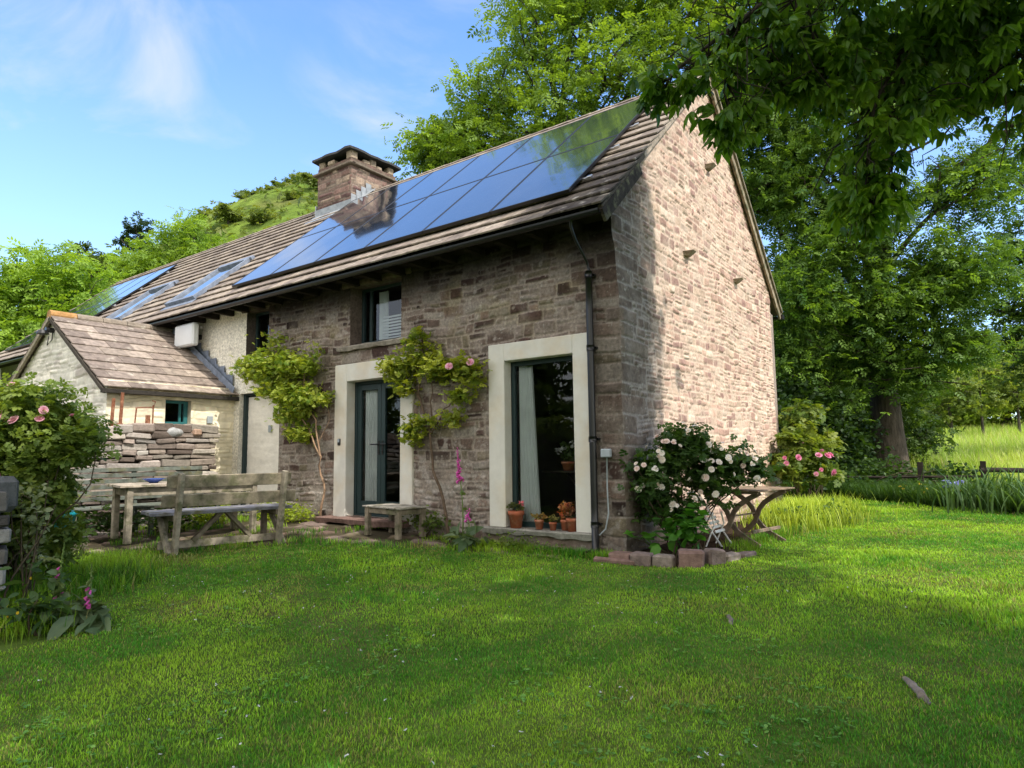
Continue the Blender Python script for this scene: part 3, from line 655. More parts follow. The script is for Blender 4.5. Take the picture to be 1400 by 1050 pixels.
for (px, py, ww, hh) in ((cx0 + .1, cy0 + .1, .2, .2), ((cx0 + cx1) / 2 - .12, cy0 + .09, .24, .13), (cx1 - .11, cy0 + .11, .21, .24), (cx1 - .1, cy0 + .5, .2, .12), (cx1 - .1, cy0 + .7, .2, .2), (cx1 - .1, cy0 + .9, .18, .1), (cx1 - .1, cy1 - .14, .2, .2), (cx0 + .1, cy1 - .12, .2, .2), (cx0 + .1, cy0 + .7, .2, .2), ((cx0 + cx1) / 2, cy1 - .1, .3, .2)):
    b = MB(); b.box((px, py, 7.92 + hh / 2 - .01), (ww, ww, hh), ch=.03, rz=r2.normal() * .1, col=np.array((.34, .27, .2)) * r2.uniform(.8, 1.2)); b.build('vent_stone', M['slab'], chim)
b = MB()
Vt = []; nx_, ny_ = 9, 9
gx, gy = np.meshgrid(np.linspace(cx0 - .1, cx1 + .1, nx_), np.linspace(cy0 - .1, cy1 + .1, ny_), indexing='ij')
jj = .025 * vn(gx * 4, gy * 4, 3); T_ = np.stack([gx + jj, gy + jj, 8.155 + .03 * vn(gx * 3, gy * 3, 9) + .0 * gx], -1); B_ = T_ - [0, 0, .055]
b.grid(T_, np.full((9, 9, 3), .085)); b.grid(B_, np.full((9, 9, 3), .05))
for e0, e1 in ((T_[0], B_[0]), (T_[-1], B_[-1]), (T_[:, 0], B_[:, 0]), (T_[:, -1], B_[:, -1])): b.grid(np.stack([e0, e1]), np.full((2, 9, 3), .06))
b.build('cap_slab', M['slab'], chim)
b = MB()
sz = lambda y: float(roofz(y))
b.add([(cx0 - .05, cy0 - .02, sz(cy0) - .02), (cx1 + .06, cy0 - .02, sz(cy0) - .02), (cx1 + .06, cy0 - .045, sz(cy0) + .2), (cx0 - .05, cy0 - .045, sz(cy0) + .2)], np.array([[0, 1, 2, 3]]))
b.add([(cx0 - .14, cy0 - .3, sz(cy0 - .3) + .075), (cx1 + .2, cy0 - .3, sz(cy0 - .3) + .075), (cx1 + .2, cy0, sz(cy0) + .07), (cx0 - .14, cy0, sz(cy0) + .07)], np.array([[0, 1, 2, 3]]))
for k in range(5):
    y0_ = cy0 - .03 + k * .15; zz = sz(y0_ + .15) + .02; b.box((cx1 + .045, y0_ + .08, zz + .04), (.008, .165, .34), ch=.002); b.box((cx0 - .045, y0_ + .08, zz + .04), (.008, .165, .34), ch=.002)
b.box((cx1 + .1, cy0 + .25, sz(cy0 + .25) + .09), (.2, .9, .012), R=RR); b.build('flashing', M['lead_light'], chim)

# window and door joinery ---------------------------------------------
def surround(name, xo0, xo1, z0, zt, xi0, xi1, zi, depth):
    b = MB(); y0 = -.062
    def blk(a, bb, c, d, yb): b.box(((a + bb) / 2, (y0 + yb) / 2, (c + d) / 2), (bb - a, yb - y0, d - c), ch=.008)
    blk(xo0, xi0, z0, zt, depth); blk(xi1, xo1, z0, zt, depth); blk(xi0 - .0005, xi1 + .0005, zi, zt, depth)
    return b.build(name, M['surround'], cottage)
surround('window_surround', -1.964, -.414, -.045, 2.373, -1.697, -.641, 2.136, .1)
surround('door_surround', -5.161, -3.394, -.1, 2.383, -4.867, -3.65, 2.1, .12)
def frame(mb, x0, x1, z0, z1, y, w=.05, d=.06, wb=None, wt=None):
    wb = wb or w; wt = wt or w
    mb.box((x0 + w / 2, y, (z0 + z1) / 2), (w, d, z1 - z0)); mb.box((x1 - w / 2, y, (z0 + z1) / 2), (w, d, z1 - z0))
    mb.box(((x0 + x1) / 2, y + .001, z0 + wb / 2), (x1 - x0 - 2 * w + .002, d - .004, wb)); mb.box(((x0 + x1) / 2, y + .001, z1 - wt / 2), (x1 - x0 - 2 * w + .002, d - .004, wt))
def pane(parent, x0, x1, z0, z1, y, m='glass'):
    b = MB(); b.add([(x0, y, z0), (x1, y, z0), (x1, y, z1), (x0, y, z1)], np.array([[0, 1, 2, 3]])); return b.build('pane', M[m], parent)
def curtain(parent, x0, x1, z0, z1, y, flare=0.):
    n = 40; xx = np.linspace(0, 1, n); V = []
    for zz, f in ((z1, 0), ((z0 + z1) / 2, .5), (z0, 1)): V.append([(x0 + (x1 - x0 + flare * f) * t, y + .018 * math.sin(t * 38) + .008 * math.sin(t * 90 + f), zz) for t in xx])
    b = MB(); b.grid(np.array(V), np.ones((3, n, 3))); return b.build('curtain', M['curtain'], parent, True)
b = MB(); frame(b, -1.697, -.641, -.045, 2.136, .13, .05, .06, wb=.07, wt=.06); wo = b.build('window', M['green_paint'], cottage); pane(wo, -1.65, -.69, .02, 2.08, .14); curtain(wo, -1.64, -1.42, .0, 2.08, .2, .1)
# double door
b = MB(); frame(b, -4.867, -3.65, -.04, 2.1, .15, .05, .07, wb=.03); dr = b.build('door', M['green_paint'], cottage)
for (a, c) in ((-4.812, -4.262), (-4.255, -3.705)):
    b = MB(); frame(b, a, c, -.005, 2.045, .15, .085, .05, wb=.2, wt=.09); lf = b.build('door_leaf', M['green_paint'], dr)
    # third level pane and handle hang on the door
    pane(dr, a + .085, c - .085, .19, 1.955, .155)
curtain(dr, -4.73, -4.44, .03, 1.96, .22, .05)
for (x, sgn) in ((-4.3, -1), (-4.215, 1)):
    b = MB(); b.box((x, .118, 1.03), (.03, .012, .22)); b.tube([(x, .115, 1.08), (x, .07, 1.08), (x + sgn * .13, .065, 1.08)], .011, 8); b.tube([(x, .12, .96), (x, .105, .96)], .014, 10); b.build('handle', M['black_plastic'], dr)
b = MB(); frame(b, -4.86, -3.68, 2.68, 3.66, .26, .05, .06, wb=.09); wo = b.build('window', M['green_paint'], cottage); pane(wo, -4.81, -3.73, 2.76, 3.6, .27)
b = MB(); b.box((-4.66, .27, 3.2), (.05, .05, .9)); b.build('mullion', M['green_paint'], wo)
curtain(wo, -4.58, -4.36, 2.76, 3.6, .36)
b = MB()
for k in range(8): b.box((-4.1, .33, 2.8 + k * .05), (.72, .006, .028), R=np.array(Matrix.Rotation(.5, 3, 'X')), ch=.001, col=(.5, .5, .5))
b.build('lower_slats', M['whiteplastic'], wo)  # thin pale slats across the lower half of the upper window
b = MB(); b.box((-4.27, .06, 3.72), (1.6, .2, .13), ch=.02, col=(.11, .085, .06)); b.build('timber_lintel', M['oldwood'], cottage); b = MB(); b.box((-7.46, .06, 3.72), (1.1, .2, .13), ch=.02, col=(.06, .045, .035)); b.build('timber_lintel', M['oldwood'], cottage)
b = MB(); frame(b, -7.83, -7.1, 2.75, 3.66, .2, .05, .06); wo = b.build('window', M['green_paint'], cottage); pane(wo, -7.78, -7.15, 2.8, 3.6, .21)
b = MB(); b.box((-7.9725, .12, .98), (.055, .1, 2.24)); b.box((-7.333, .121, 2.085), (1.222, .096, .03)); wo = b.build('side_door', M['green_paint'], cottage); 
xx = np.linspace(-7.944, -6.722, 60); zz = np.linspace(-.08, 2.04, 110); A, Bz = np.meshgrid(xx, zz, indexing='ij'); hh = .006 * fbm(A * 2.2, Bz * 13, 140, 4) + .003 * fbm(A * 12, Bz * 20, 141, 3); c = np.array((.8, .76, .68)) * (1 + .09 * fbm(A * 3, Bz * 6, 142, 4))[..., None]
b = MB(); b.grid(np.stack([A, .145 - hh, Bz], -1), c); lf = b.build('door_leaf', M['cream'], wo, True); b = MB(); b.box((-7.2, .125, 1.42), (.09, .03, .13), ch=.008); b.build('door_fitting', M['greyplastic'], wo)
# sills
def slab(name, x0, x1, z, proj, th, seed, col=(.22, .2, .17), y1=.1):
    xx = np.linspace(x0, x1, 40); b = MB(); yf = -proj - .02 * vn(xx * 4, xx * 0, seed); up = .008 * vn(xx * 5, xx * 0 + 3, seed)
    dn = .02 * vn(xx * 6, xx * 0 + 7, seed)
    G = np.array([[(x, y1, z + u) for x, u in zip(xx, up)], [(x, y + .015, z + u) for x, y, u in zip(xx, yf, up)], [(x, y, z - .015) for x, y in zip(xx, yf)], [(x, y + .02, z - th + d) for x, y, d in zip(xx, yf, dn)], [(x, y1, z - th + .01) for x in xx]])
    C = np.array(col) * (1 + .3 * fbm(G[..., 0] * 9, G[..., 1] * 9 + G[..., 2] * 9, seed, 3))[..., None]
    b.grid(G, C)
    for k in (0, -1): b.add(G[:, k], [(0, 1, 2, 3, 4)], col)
    return b.build(name, M['slab'], cottage)
slab('window_sill', -2.06, -.4, -.045, .13, .075, 1, (.26, .25, .22), y1=.12); slab('window_sill', -5.1, -3.45, 2.672, .1, .06, 2, (.27, .24, .2), y1=.3)
slab('door_step', -5.32, -3.45, -.045, .28, .09, 4, (.2, .13, .11), y1=.15)
# plinth below the window sill
b = MB(); xx = np.linspace(-2.1, -.42, 60); zz = np.linspace(-.5, -.11, 18); A, Bz = np.meshgrid(xx, zz, indexing='ij')
hh = .04 + .025 * fbm(A * 5, Bz * 9, 77, 4); c = lerp_col((.22, .14, .11), (.2, .18, .15), np.clip(.5 + fbm(A * 2, Bz * 4, 78, 3).ravel(), 0, 1)).reshape(A.shape + (3,)); b.grid(np.stack([A, -hh, Bz], -1), c); b.build('plinth', M['slab'], cottage, True)

# low cream wing --------------------------------------------------------
AX, AY, AZ, ARX, ARZ = -8.2, -2.25, 2.13, -10.51, 3.55
ybx = (-1.3, -.84, 1.5, 1.93)
ya = axis_pts(AY, 0, .016, ybx[:2]); za = axis_pts(-.4, AZ + .08, .016, ybx[2:]); A, Bz = np.meshgrid(ya, za, indexing='ij')
Hh, Cc, e_ = masonry(A, Bz, 31, rowh=(.07, .17), pal=[(.8, .72, .55)], mortar=(.76, .68, .5), relief=(.004, .02), flush=.2)
fl = ss(.42, .6, fbm(A * 4, Bz * 7, 42, 5)); Cc = Cc * (1 - .35 * fl[..., None]) + np.array((.36, .3, .24)) * .35 * fl[..., None]
on = ((np.abs(A - ybx[0]) < 1e-6) | (np.abs(A - ybx[1]) < 1e-6)) & (Bz > 1.49) & (Bz < 1.94); Hh = np.where(on, .01, Hh)
mk = ~((mid(A) > ybx[0]) & (mid(A) < ybx[1]) & (mid(Bz) > ybx[2]) & (mid(Bz) < ybx[3]))
b = MB(); b.grid(np.stack([AX + Hh, A, Bz], -1), Cc, mk)
xa = np.arange(-12.82, AX + .02, .02); vv = np.linspace(0, 1, 170); A, Vv = np.meshgrid(xa, vv, indexing='ij'); tp = ARZ - np.abs(A - ARX) * (ARZ - AZ) / (AX - ARX) - .02; Bz = -.4 + Vv * (tp + .4)
Hh, Cc, e_ = masonry(A, Bz, 32, rowh=(.07, .17), pal=[(.76, .71, .63)], mortar=(.72, .67, .6), relief=(.004, .026), flush=.2)
fl = ss(.3, .55, fbm(A * 3, Bz * 5, 43, 5)); Cc = Cc * (1 - .45 * fl[..., None]) + np.array((.33, .25, .24)) * .45 * fl[..., None]
b.grid(np.stack([np.minimum(A, AX + .002), AY - Hh * ss(0, .05, AX - A), Bz], -1), Cc)
b.box((-12.75, -1.1, 1), (.15, 2.2, 2.9), col=(.55, .5, .42))
for (yy) in ybx[:2]: b.add([(AX + .01, yy, ybx[2]), (AX - .22, yy, ybx[2]), (AX - .22, yy, ybx[3]), (AX + .01, yy, ybx[3])], np.array([[0, 1, 2, 3]]), (.5, .46, .36))
for zz_ in ybx[2:]: b.add([(AX + .01, ybx[0], zz_), (AX - .22, ybx[0], zz_), (AX - .22, ybx[1], zz_), (AX + .01, ybx[1], zz_)], np.array([[0, 1, 2, 3]]), (.4, .36, .28))
b.box((AX - .5, -1.07, 1.7), (.02, .8, .8), col=(.02,) * 3)
b.build('cream_wing_wall', M['cream'], cottage, True)
b = MB(); xw = AX - .12
for (c, d) in (((xw, ybx[1] - .04, 1.715), (.05, .07, .42)), ((xw, ybx[0] + .03, 1.715), (.05, .05, .42)), ((xw, -1.07, 1.525), (.046, .34, .05)), ((xw, -1.07, 1.905), (.046, .34, .05)), ((xw - .002, -.98, 1.715), (.04, .04, .33))): b.box(c, d)
M['teal'] = mat('teal_paint', col=(.03, .14, .15), var=.1, bump=.05, rough=.4)
wo = b.build('wing_window', M['teal'], cottage); p = MB(); p.add([(xw - .01, ybx[0], 1.5), (xw - .01, ybx[1], 1.5), (xw - .01, ybx[1], 1.93), (xw - .01, ybx[0], 1.93)], np.array([[0, 1, 2, 3]])); p.build('pane', M['glass'], wo)
# wing roof
def acol(x, s, rng):
    c = np.array([(.24, .195, .165), (.205, .165, .14), (.28, .23, .19)][rng.integers(3)]) * rng.uniform(.85, 1.15)
    if rng.random() < .07: c = np.array((.45, .43, .38))
    if rng.random() < .04: c = np.array((.4, .2, .07))
    return c
b = MB(); sa = np.array([ARX - AX - .17, 0, (ARZ - AZ) * (1 + .17 / 2.31)]); La = np.linalg.norm(sa); sa /= La; na = np.cross([0, 1, 0], sa)
tilefield(b, np.array([AX + .17, AY - .12, AZ - .1 + .02]), np.array([0, 1., 0]), sa, na, 2.36, La - .02, .32, .42, np.random.default_rng(9), acol, th=.022, tilt=.026)
sb = np.array([sa[0] * -1, 0, sa[2]]); nb = np.array([-na[0], 0, na[2]])
tilefield(b, np.array([2 * ARX - AX - .17, AY - .12, AZ - .1 + .02]), np.array([0, 1., 0]), sb, nb, 2.36, La - .02, .32, .42, np.random.default_rng(10), acol, th=.022, tilt=.026)
for k, (yy) in enumerate(np.arange(AY - .12, -.1, .45)): b.tube([(ARX, yy, ARZ + .03), (ARX, yy + .44, ARZ + .035)], [.1, .095], 10, (.24, .2, .16) if k != 0 else (.36, .2, .08))
b.build('wing_roof', M['tile'], cottage)
b = MB()
for sgn in (1, -1):
    e0 = np.array([ARX + sgn * 2.46, AY - .1, AZ - .1 - .035]); e1 = np.array([ARX, AY - .1, ARZ - .025]); b.bar(e0, e1, .05, .07, up=(0, 0, 1), col=(.07, .06, .05) if sgn > 0 else (.3, .26, .2))
b.bar((AX + .14, AY - .14, AZ - .12), (AX + .14, 0.0, AZ - .12), .09, .07, col=(.045, .04, .035)); b.build('wing_bargeboard', M['slab'], cottage)
b = MB()   # stepped lead where the wing roof meets the front wall
for k in range(9):
    x = AX - .05 - k * .3; zt = ARZ - (x - ARX) * (ARZ - AZ) / (AX - ARX)
    if x < ARX + .05: break
    b.box((x - .12, -.045, zt + .19), (.33, .01, .3), ch=.002); b.box((x - .25, -.047, zt + .32), (.13, .01, .14), ch=.002)
b.bar((AX + .15, -.12, AZ + .0), (ARX, -.12, ARZ + .08), .2, .02, up=(0, 1, 0), col=(1, 1, 1)); b.build('lead_flashing', M['lead'], cottage)
# ------------------------------------------------------------------ terrain
def stretch(c0, c1, fine, far, growth=1.18):
    a = list(np.arange(c0, c1 + 1e-6, fine)); s_ = fine
    while a[-1] < far: s_ *= growth; a.append(a[-1] + s_)
    s_ = fine
    while a[0] > -far: s_ *= growth; a.insert(0, a[0] - s_)
    return np.array(a)
gxs = stretch(-9, 9, .16, 900); gys = stretch(-9, 20, .16, 900); X, Y = np.meshgrid(gxs, gys, indexing='ij')
Z = gz(X, Y); ip = inpoly(X, Y, PATIO) | ((X < 0) & (X > -21) & (Y > .2) & (Y < 6.8)); Z = Z - .06 * ip
Z = np.where(np.hypot(X, Y) > 120, np.minimum(Z, 6), Z)
t = np.clip(.5 + fbm(X * .5, Y * .5, 80, 4), 0, 1)
Cg = lerp_col((.06, .1, .018), (.11, .16, .03), t.ravel()).reshape(X.shape + (3,)); br = ss(.25, .5, fbm(X * 1.3, Y * 1.3, 81, 3))[..., None]
Cg = Cg * (1 - .5 * br) + np.array((.11, .09, .04)) * .5 * br; Cg[ip] = (.05, .035, .025)
M['lawn'] = mat('lawn_soil', var=.35, vs=6, bump=1, bs=25, bd=.03, rough=1, spec=.05)
b = MB(); b.grid(np.stack([X, Y, Z], -1), Cg); tag(b.build('ground', M['lawn'], smooth=True), kind='structure')
# paving
xs = np.arange(-9.5, .03, .02); ys = np.arange(-4.05, .1, .02); X, Y = np.meshgrid(xs, ys, indexing='ij')
Hh, Cc, e_ = masonry(X, Y, 51, rowh=(.3, .62), len_=(.2, .42), split=.15, pal=[(.19, .13, .105), (.23, .165, .13), (.17, .13, .11), (.25, .2, .16), (.2, .15, .13)], mortar=(.06, .05, .03), relief=(.03, .045), joint=.022, warp=1.6, flush=.3)
mo = ss(.1, .4, fbm(X * 3, Y * 3, 52, 4)); Cc = Cc * (1 - .5 * mo[..., None]) + np.array((.09, .085, .04)) * .5 * mo[..., None]
b = MB(); Pz = gz(X, Y) - .045 + Hh; b.grid(np.stack([X, Y, Pz], -1), Cc, inpoly(mid(X), mid(Y) + .03 * vn(mid(X) * 4, mid(Y) * 4, 5), PATIO)); tag(b.build('paving', M['flag'], smooth=True), kind='structure')
# hill behind
a = np.radians(np.linspace(98, 190, 150)); d = np.concatenate([np.linspace(45, 150, 34), np.linspace(156, 240, 20)]); A, D = np.meshgrid(a, d, indexing='ij')
az_pts = [98, 112, 121, 127, 131, 137, 141, 144.5, 148, 151, 155, 160, 166, 172, 180, 190]
# bearing (from the garden) against ridge height
hz_pts = [26, 34, 44, 50, 55, 62, 65, 63.5, 59, 54, 46, 35, 22, 14, 10, 8]
rh = .95 * np.interp(np.degrees(A), az_pts, hz_pts); rd = 150.
prof = np.where(D < rd, ss(30, rd + 14, D) ** 1.05 * 1.03, 1 - .35 * ss(rd, 240, D))
X = 3.5 + D * np.cos(A); Y = -7 + D * np.sin(A); Z = 1.2 + (rh - 1) * prof + fbm(X * .03, Y * .03, 90, 5) * 4.5 * ss(50, 110, D) + 1.2 * fbm(X * .15, Y * .15, 91, 3) * ss(50, 90, D)
t = np.clip(.5 + 1.0 * fbm(X * .05, Y * .05, 92, 5), 0, 1); Ch = lerp_col((.07, .125, .02), (.17, .225, .04), t.ravel()).reshape(X.shape + (3,))
br = ss(.15, .4, fbm(X * .07, Z * .12, 93, 5)); Ch = Ch * (1 - .6 * br[..., None]) + np.array((.11, .1, .045)) * .6 * br[..., None]; dk = ss(.3, .5, fbm(X * .13, Y * .13, 94, 4)); Ch = Ch * (1 - .6 * dk)[..., None]
M['hill'] = mat('hillside', var=.4, vs=.35, col2=(.05, .08, .018), mix=.4, ms=.12, bump=1, bs=.5, bd=1.2, rough=1, spec=.05)
b = MB(); b.grid(np.stack([X, Y, Z], -1), Ch); tag(b.build('hill', M['hill'], smooth=True), kind='structure')
HP = np.stack([X, Y, Z], -1)

# ------------------------------------------------------------------ dry stone walls (each stone shaped, one mesh)
def rubble(mb, p0, p1, h, th, seed, rh=(.06, .13), lens=(.14, .42), cols=((.26, .215, .18), (.34, .3, .255), (.165, .13, .11), (.27, .22, .19)), rough=.5, foot=None, jit=.012):
    rng = np.random.default_rng(seed); p0 = np.array([*p0, 0.]); p1 = np.array([*p1, 0.]); d = p1 - p0; Lw = np.linalg.norm(d); d /= Lw; n = np.array([d[1], -d[0], 0]); ang = math.atan2(d[1], d[0])
    z = 0
    while z < h:
        hh = rng.uniform(*rh); x = -rng.uniform(0, .1)
        while x < Lw:
            l = rng.uniform(*lens) * (.7 + hh * 3); xx = x + l / 2; x += l + .004
            if xx > Lw: break
            g = p0 + d * xx; g0 = foot if foot is not None else gzf(g[0], g[1]) - .08
            for side in (1, -1):
                c = g + n * side * (th / 2 - .1 + rng.normal() * .012); c[2] = g0 + z + hh / 2 + rng.normal() * .006 + .015 * math.sin(xx * 3 + seed)
                col = np.array(cols[rng.integers(len(cols))]) * rng.uniform(.65, 1.25)
                R = np.array(Matrix.Rotation(ang + rng.normal() * .05, 3, 'Z') @ Matrix.Rotation(rng.normal() * .05, 3, 'Y') @ Matrix.Rotation(rng.normal() * .06, 3, 'X'))
                k = mb.n; mb.box(c, (l - .006, .2 + rng.uniform(-.03, .05), hh * rng.uniform(.82, 1.0)), R=R, ch=rng.uniform(.01, .025), col=col)
                V = mb.V[-1]; V += rng.normal(size=V.shape) * .005 * rough * 2
                if rng.random() < .25: mb.C[-1] = mb.C[-1] * (1 - .5 * rng.random()) + np.array((.5, .48, .45)) * .35
        z += hh
    mb.box((p0 + p1) / 2 + [0, 0, (foot if foot is not None else gzf(*((p0 + p1) / 2)[:2])) + h / 2 - .05], (Lw - .06, th * .5, h - .04), rz=ang, col=(.02, .017, .014))
o = MB(); rubble(o, (-7.95, -.6), (-7.95, -4.6), 1.62, .4, 61, rh=(.05, .16), lens=(.16, .5)); ob = o.build('dry_stone_wall', M['gstone']); tag(ob, 'rough dry stone wall in front of the cream wing, behind the slatted bench', 'wall')
o = MB(); rubble(o, (-3.08, -5.3), (-5.9, -4.8), 1.05, .5, 62, rh=(.07, .2), lens=(.2, .5), cols=((.09, .085, .08), (.13, .12, .11), (.06, .055, .05), (.16, .155, .15))); o.box((-3.35, -5.2, .62), (.42, .5, .3), rz=.3, ch=.05, col=(.1, .1, .095)); o.box((-3.85, -5.15, .6), (.45, .5, .2), rz=.2, ch=.05, col=(.09, .09, .085))
ob = o.build('garden_wall', M['gstone']); tag(ob, 'dark lichened dry stone wall at the left edge, overgrown by the rose shrub', 'wall')

# ------------------------------------------------------------------ garden furniture
GW = [(.24, .205, .15), (.28, .245, .19), (.19, .16, .12)]
def basis(org, adir, fdir):
    a = np.array([*adir, 0.]); a /= np.linalg.norm(a); f = np.array([-a[1], a[0], 0.]); 
    if f[:2] @ np.array(fdir) < 0: f = -f
    org = np.array(org, float)
    return (lambda x, y, z: org + a * x + f * y + np.array([0, 0, z])), np.stack([a, f, np.array([0, 0, 1.])], 1)
def shade(c, r=.12): return np.array(c) * (1 + RNG.uniform(-r, r))
# bench with back
P0, RB = basis((-4.34, -2.33, gzf(-4.34, -2.33) + .03), (.25, .97), (-1, 0))
t = empty('backed_bench', P0(0, 0, 0), 'weathered grey wooden bench seen from behind, two plank back, on the lawn edge', 'bench')
for sgn in (-1, 1):
    b = MB(); b.bar(P0(sgn * .62, .0, -.04), P0(sgn * .62, -.2, .93), .075, .055, up=(0, 1, 0), col=shade(GW[1])); b.build('back_post', M['oldwood'], t)
    b = MB(); b.bar(P0(sgn * .62, .56, -.02), P0(sgn * .62, .56, .42), .07, .06, up=(0, 1, 0), col=shade(GW[2])); b.build('leg', M['oldwood'], t)
    b = MB(); b.bar(P0(sgn * .69, .54, .4), P0(sgn * .69, -.02, -.03), .05, .06, up=(1, 0, 0), col=shade(GW[1])); b.build('brace', M['oldwood'], t)
    b = MB(); b.bar(P0(sgn * .62, .02, .385), P0(sgn * .62, .62, .385), .05, .07, col=shade(GW[2])); b.build('seat_bearer', M['oldwood'], t)
b = MB()
for y in (.13, .33, .53): b.bar(P0(-.88, y, .442), P0(.82, y, .442), .19, .04, col=np.array((.19, .19, .22)) * RNG.uniform(.85, 1.15))  # blue-grey planks: sky sheen on the seat put into the wood colour
b.build('seat', M['oldwood'], t)
for z, x0, x1, w in ((.83, -.76, .72, .15), (.6, -.8, .8, .15)):
    b = MB(); y = -.2 * z / .93 + .045; R = RB @ np.array(Matrix.Rotation(.2, 3, 'X')); b.box(P0((x0 + x1) / 2, y, z), (x1 - x0, .03, w), R=R, ch=.006, col=shade(GW[0])); b.build('backrest', M['oldwood'], t)
b = MB(); b.bar(P0(-.75, .26, .05), P0(.72, .26, .05), .06, .09, col=shade(GW[1])); b.build('stretcher', M['oldwood'], t)
b = MB(); b.bar(P0(-.02, .25, .43), P0(-.36, .25, .08), .05, .065, up=(1, 0, 0), col=shade(GW[2])); b.bar(P0(.02, .26, .43), P0(.34, .26, .08), .05, .065, up=(1, 0, 0), col=shade(GW[2])); b.build('brace', M['oldwood'], t)
# table
PT, RT = basis((-5.84, -2.1, gzf(-5.84, -2.1) + .015), (.22, .97), (-1, 0))
t = empty('garden_table', PT(0, 0, 0), 'plain weathered wooden table between the two benches on the paving', 'table')
b = MB()
for k in range(6): b.bar(PT(-.92, -.4 + k * .16, .735), PT(.92, -.4 + k * .16, .735), .157, .035, col=np.array((.4, .34, .27)) * RNG.uniform(.9, 1.1))
b.build('table_top', M['oldwood'], t)
for sx in (-1, 1):
    for sy in (-1, 1):
        b = MB(); b.bar(PT(sx * .8, sy * .4, 0), PT(sx * .8, sy * .4, .72), .075, .075, up=(0, 1, 0), col=shade(GW[1])); b.build('leg', M['oldwood'], t)
b = MB()
for sy in (-1, 1): b.bar(PT(-.8, sy * .4, .66), PT(.8, sy * .4, .66), .03, .11, col=shade(GW[1]))
for sx in (-1, 1): b.bar(PT(sx * .8, -.4, .66), PT(sx * .8, .4, .66), .03, .11, col=shade(GW[0]))
b.build('apron', M['oldwood'], t)
b = MB(); b.lathe([(.0, .0), (.05, 0), (.06, .01), (.13, .05), (.145, .06), (.135, .055), (.06, .015), (0, .012)], PT(-.42, .05, .754), 24); tag(b.build('bowl', M['bowl'], smooth=True), 'blue glazed shallow bowl on the wooden table', 'bowl')
# slatted bench against the wall
PG, RG = basis((-7.12, -2.15, gzf(-7.1, -2.1)), (.02, 1), (1, 0))
GG = [(.09, .105, .09), (.125, .14, .12), (.08, .09, .075)]
t = empty('slatted_bench', PG(0, 0, 0), 'faded grey green slatted bench standing against the dry stone wall', 'bench')
for x in (-1.02, 0, 1.02):
    b = MB(); b.bar(PG(x, -.08, 0), PG(x, -.26, .97), .05, .05, up=(0, 1, 0), col=shade(GG[0])); b.build('back_post', M['oldwood'], t)
    b = MB(); b.bar(PG(x, .4, 0), PG(x, .4, .42), .055, .055, up=(0, 1, 0), col=shade(GG[0])); b.bar(PG(x, -.1, .38), PG(x, .42, .38), .04, .05, col=shade(GG[0])); b.build('leg', M['oldwood'], t)
b = MB()
for k in range(6): b.bar(PG(-1.07, -.06 + k * .095, .425), PG(1.07, -.06 + k * .095, .425), .07, .025, col=shade(GG[1]))
b.build('seat', M['oldwood'], t); b = MB()
for k in range(6):
    z = .53 + k * .085; b.bar(PG(-1.07, -.08 - .18 * z / .97 + .04, z), PG(1.07, -.08 - .18 * z / .97 + .04, z), .022, .06, col=shade(GG[1]))
b.build('backrest', M['oldwood'], t)
# low slatted table by the door
PL, RL_ = basis((-3.37, -.42, gzf(-3.37, -.42) + .0), (1, -.18), (0, -1))
t = empty('low_table', PL(0, 0, 0), 'small low wooden slatted table in front of the double door', 'table')
b = MB()
for k in range(7): b.bar(PL(-.4 + k * .133, -.25, .405), PL(-.4 + k * .133, .25, .405), .122, .022, col=np.array((.27, .25, .22)) * RNG.uniform(.85, 1.15))
b.build('table_top', M['oldwood'], t)
for sx in (-1, 1):
    for sy in (-1, 1):
        b = MB(); b.bar(PL(sx * .38, sy * .2, 0), PL(sx * .38, sy * .2, .395), .07, .07, up=(0, 1, 0), col=shade(GW[2])); b.build('leg', M['oldwood'], t)
b = MB()
for sy in (-1, 1): b.bar(PL(-.38, sy * .2, .35), PL(.38, sy * .2, .35), .03, .07, col=shade(GW[2]))
for sx in (-1, 1): b.bar(PL(sx * .38, -.2, .35), PL(sx * .38, .2, .35), .03, .07, col=shade(GW[2]))
b.build('apron', M['oldwood'], t)
# folding table with crossed legs by the gable
PX, RX = basis((.8, 1.78, gzf(.8, 1.7) - .01), (.2, 1), (1, 0))
t = empty('folding_table', PX(0, 0, 0), 'brown folding garden table with curved crossed legs beside the white rose bush', 'table')
b = MB()
for k in range(7): b.bar(PX(-.5, -.4 + k * .135, .705), PX(.5, -.4 + k * .135, .705), .122, .02, col=np.array((.24, .17, .12)) * RNG.uniform(.85, 1.15))
for x in (-.44, .44): b.bar(PX(x, -.42, .68), PX(x, .44, .68), .03, .03, col=(.2, .14, .1))
b.build('table_top', M['oldwood'], t)
tt = np.linspace(0, 1, 9)
for x in (-.36, -.31, .31, .36):
    sg = 1 if x in (-.36, .31) else -1; b = MB()
    pts = [PX(x, sg * (-.36 + .78 * s_ + .09 * math.sin(2 * PI * s_)), .02 + .66 * s_) for s_ in tt]
    for i in range(8): b.bar(pts[i], pts[i + 1], .028, .062, up=(0, 1, 0) if 0 else np.cross(RX[:, 0], pts[i + 1] - pts[i]), col=(.2, .15, .115), ext=.012)
    b.build('leg', M['oldwood'], t)
b = MB(); b.bar(PX(-.36, .3, .2), PX(.36, .3, .2), .03, .04, col=(.22, .16, .12)); b.bar(PX(-.34, .0, .37), PX(.34, .0, .37), .02, .02, col=(.22, .16, .12)); b.build('stretcher', M['oldwood'], t)
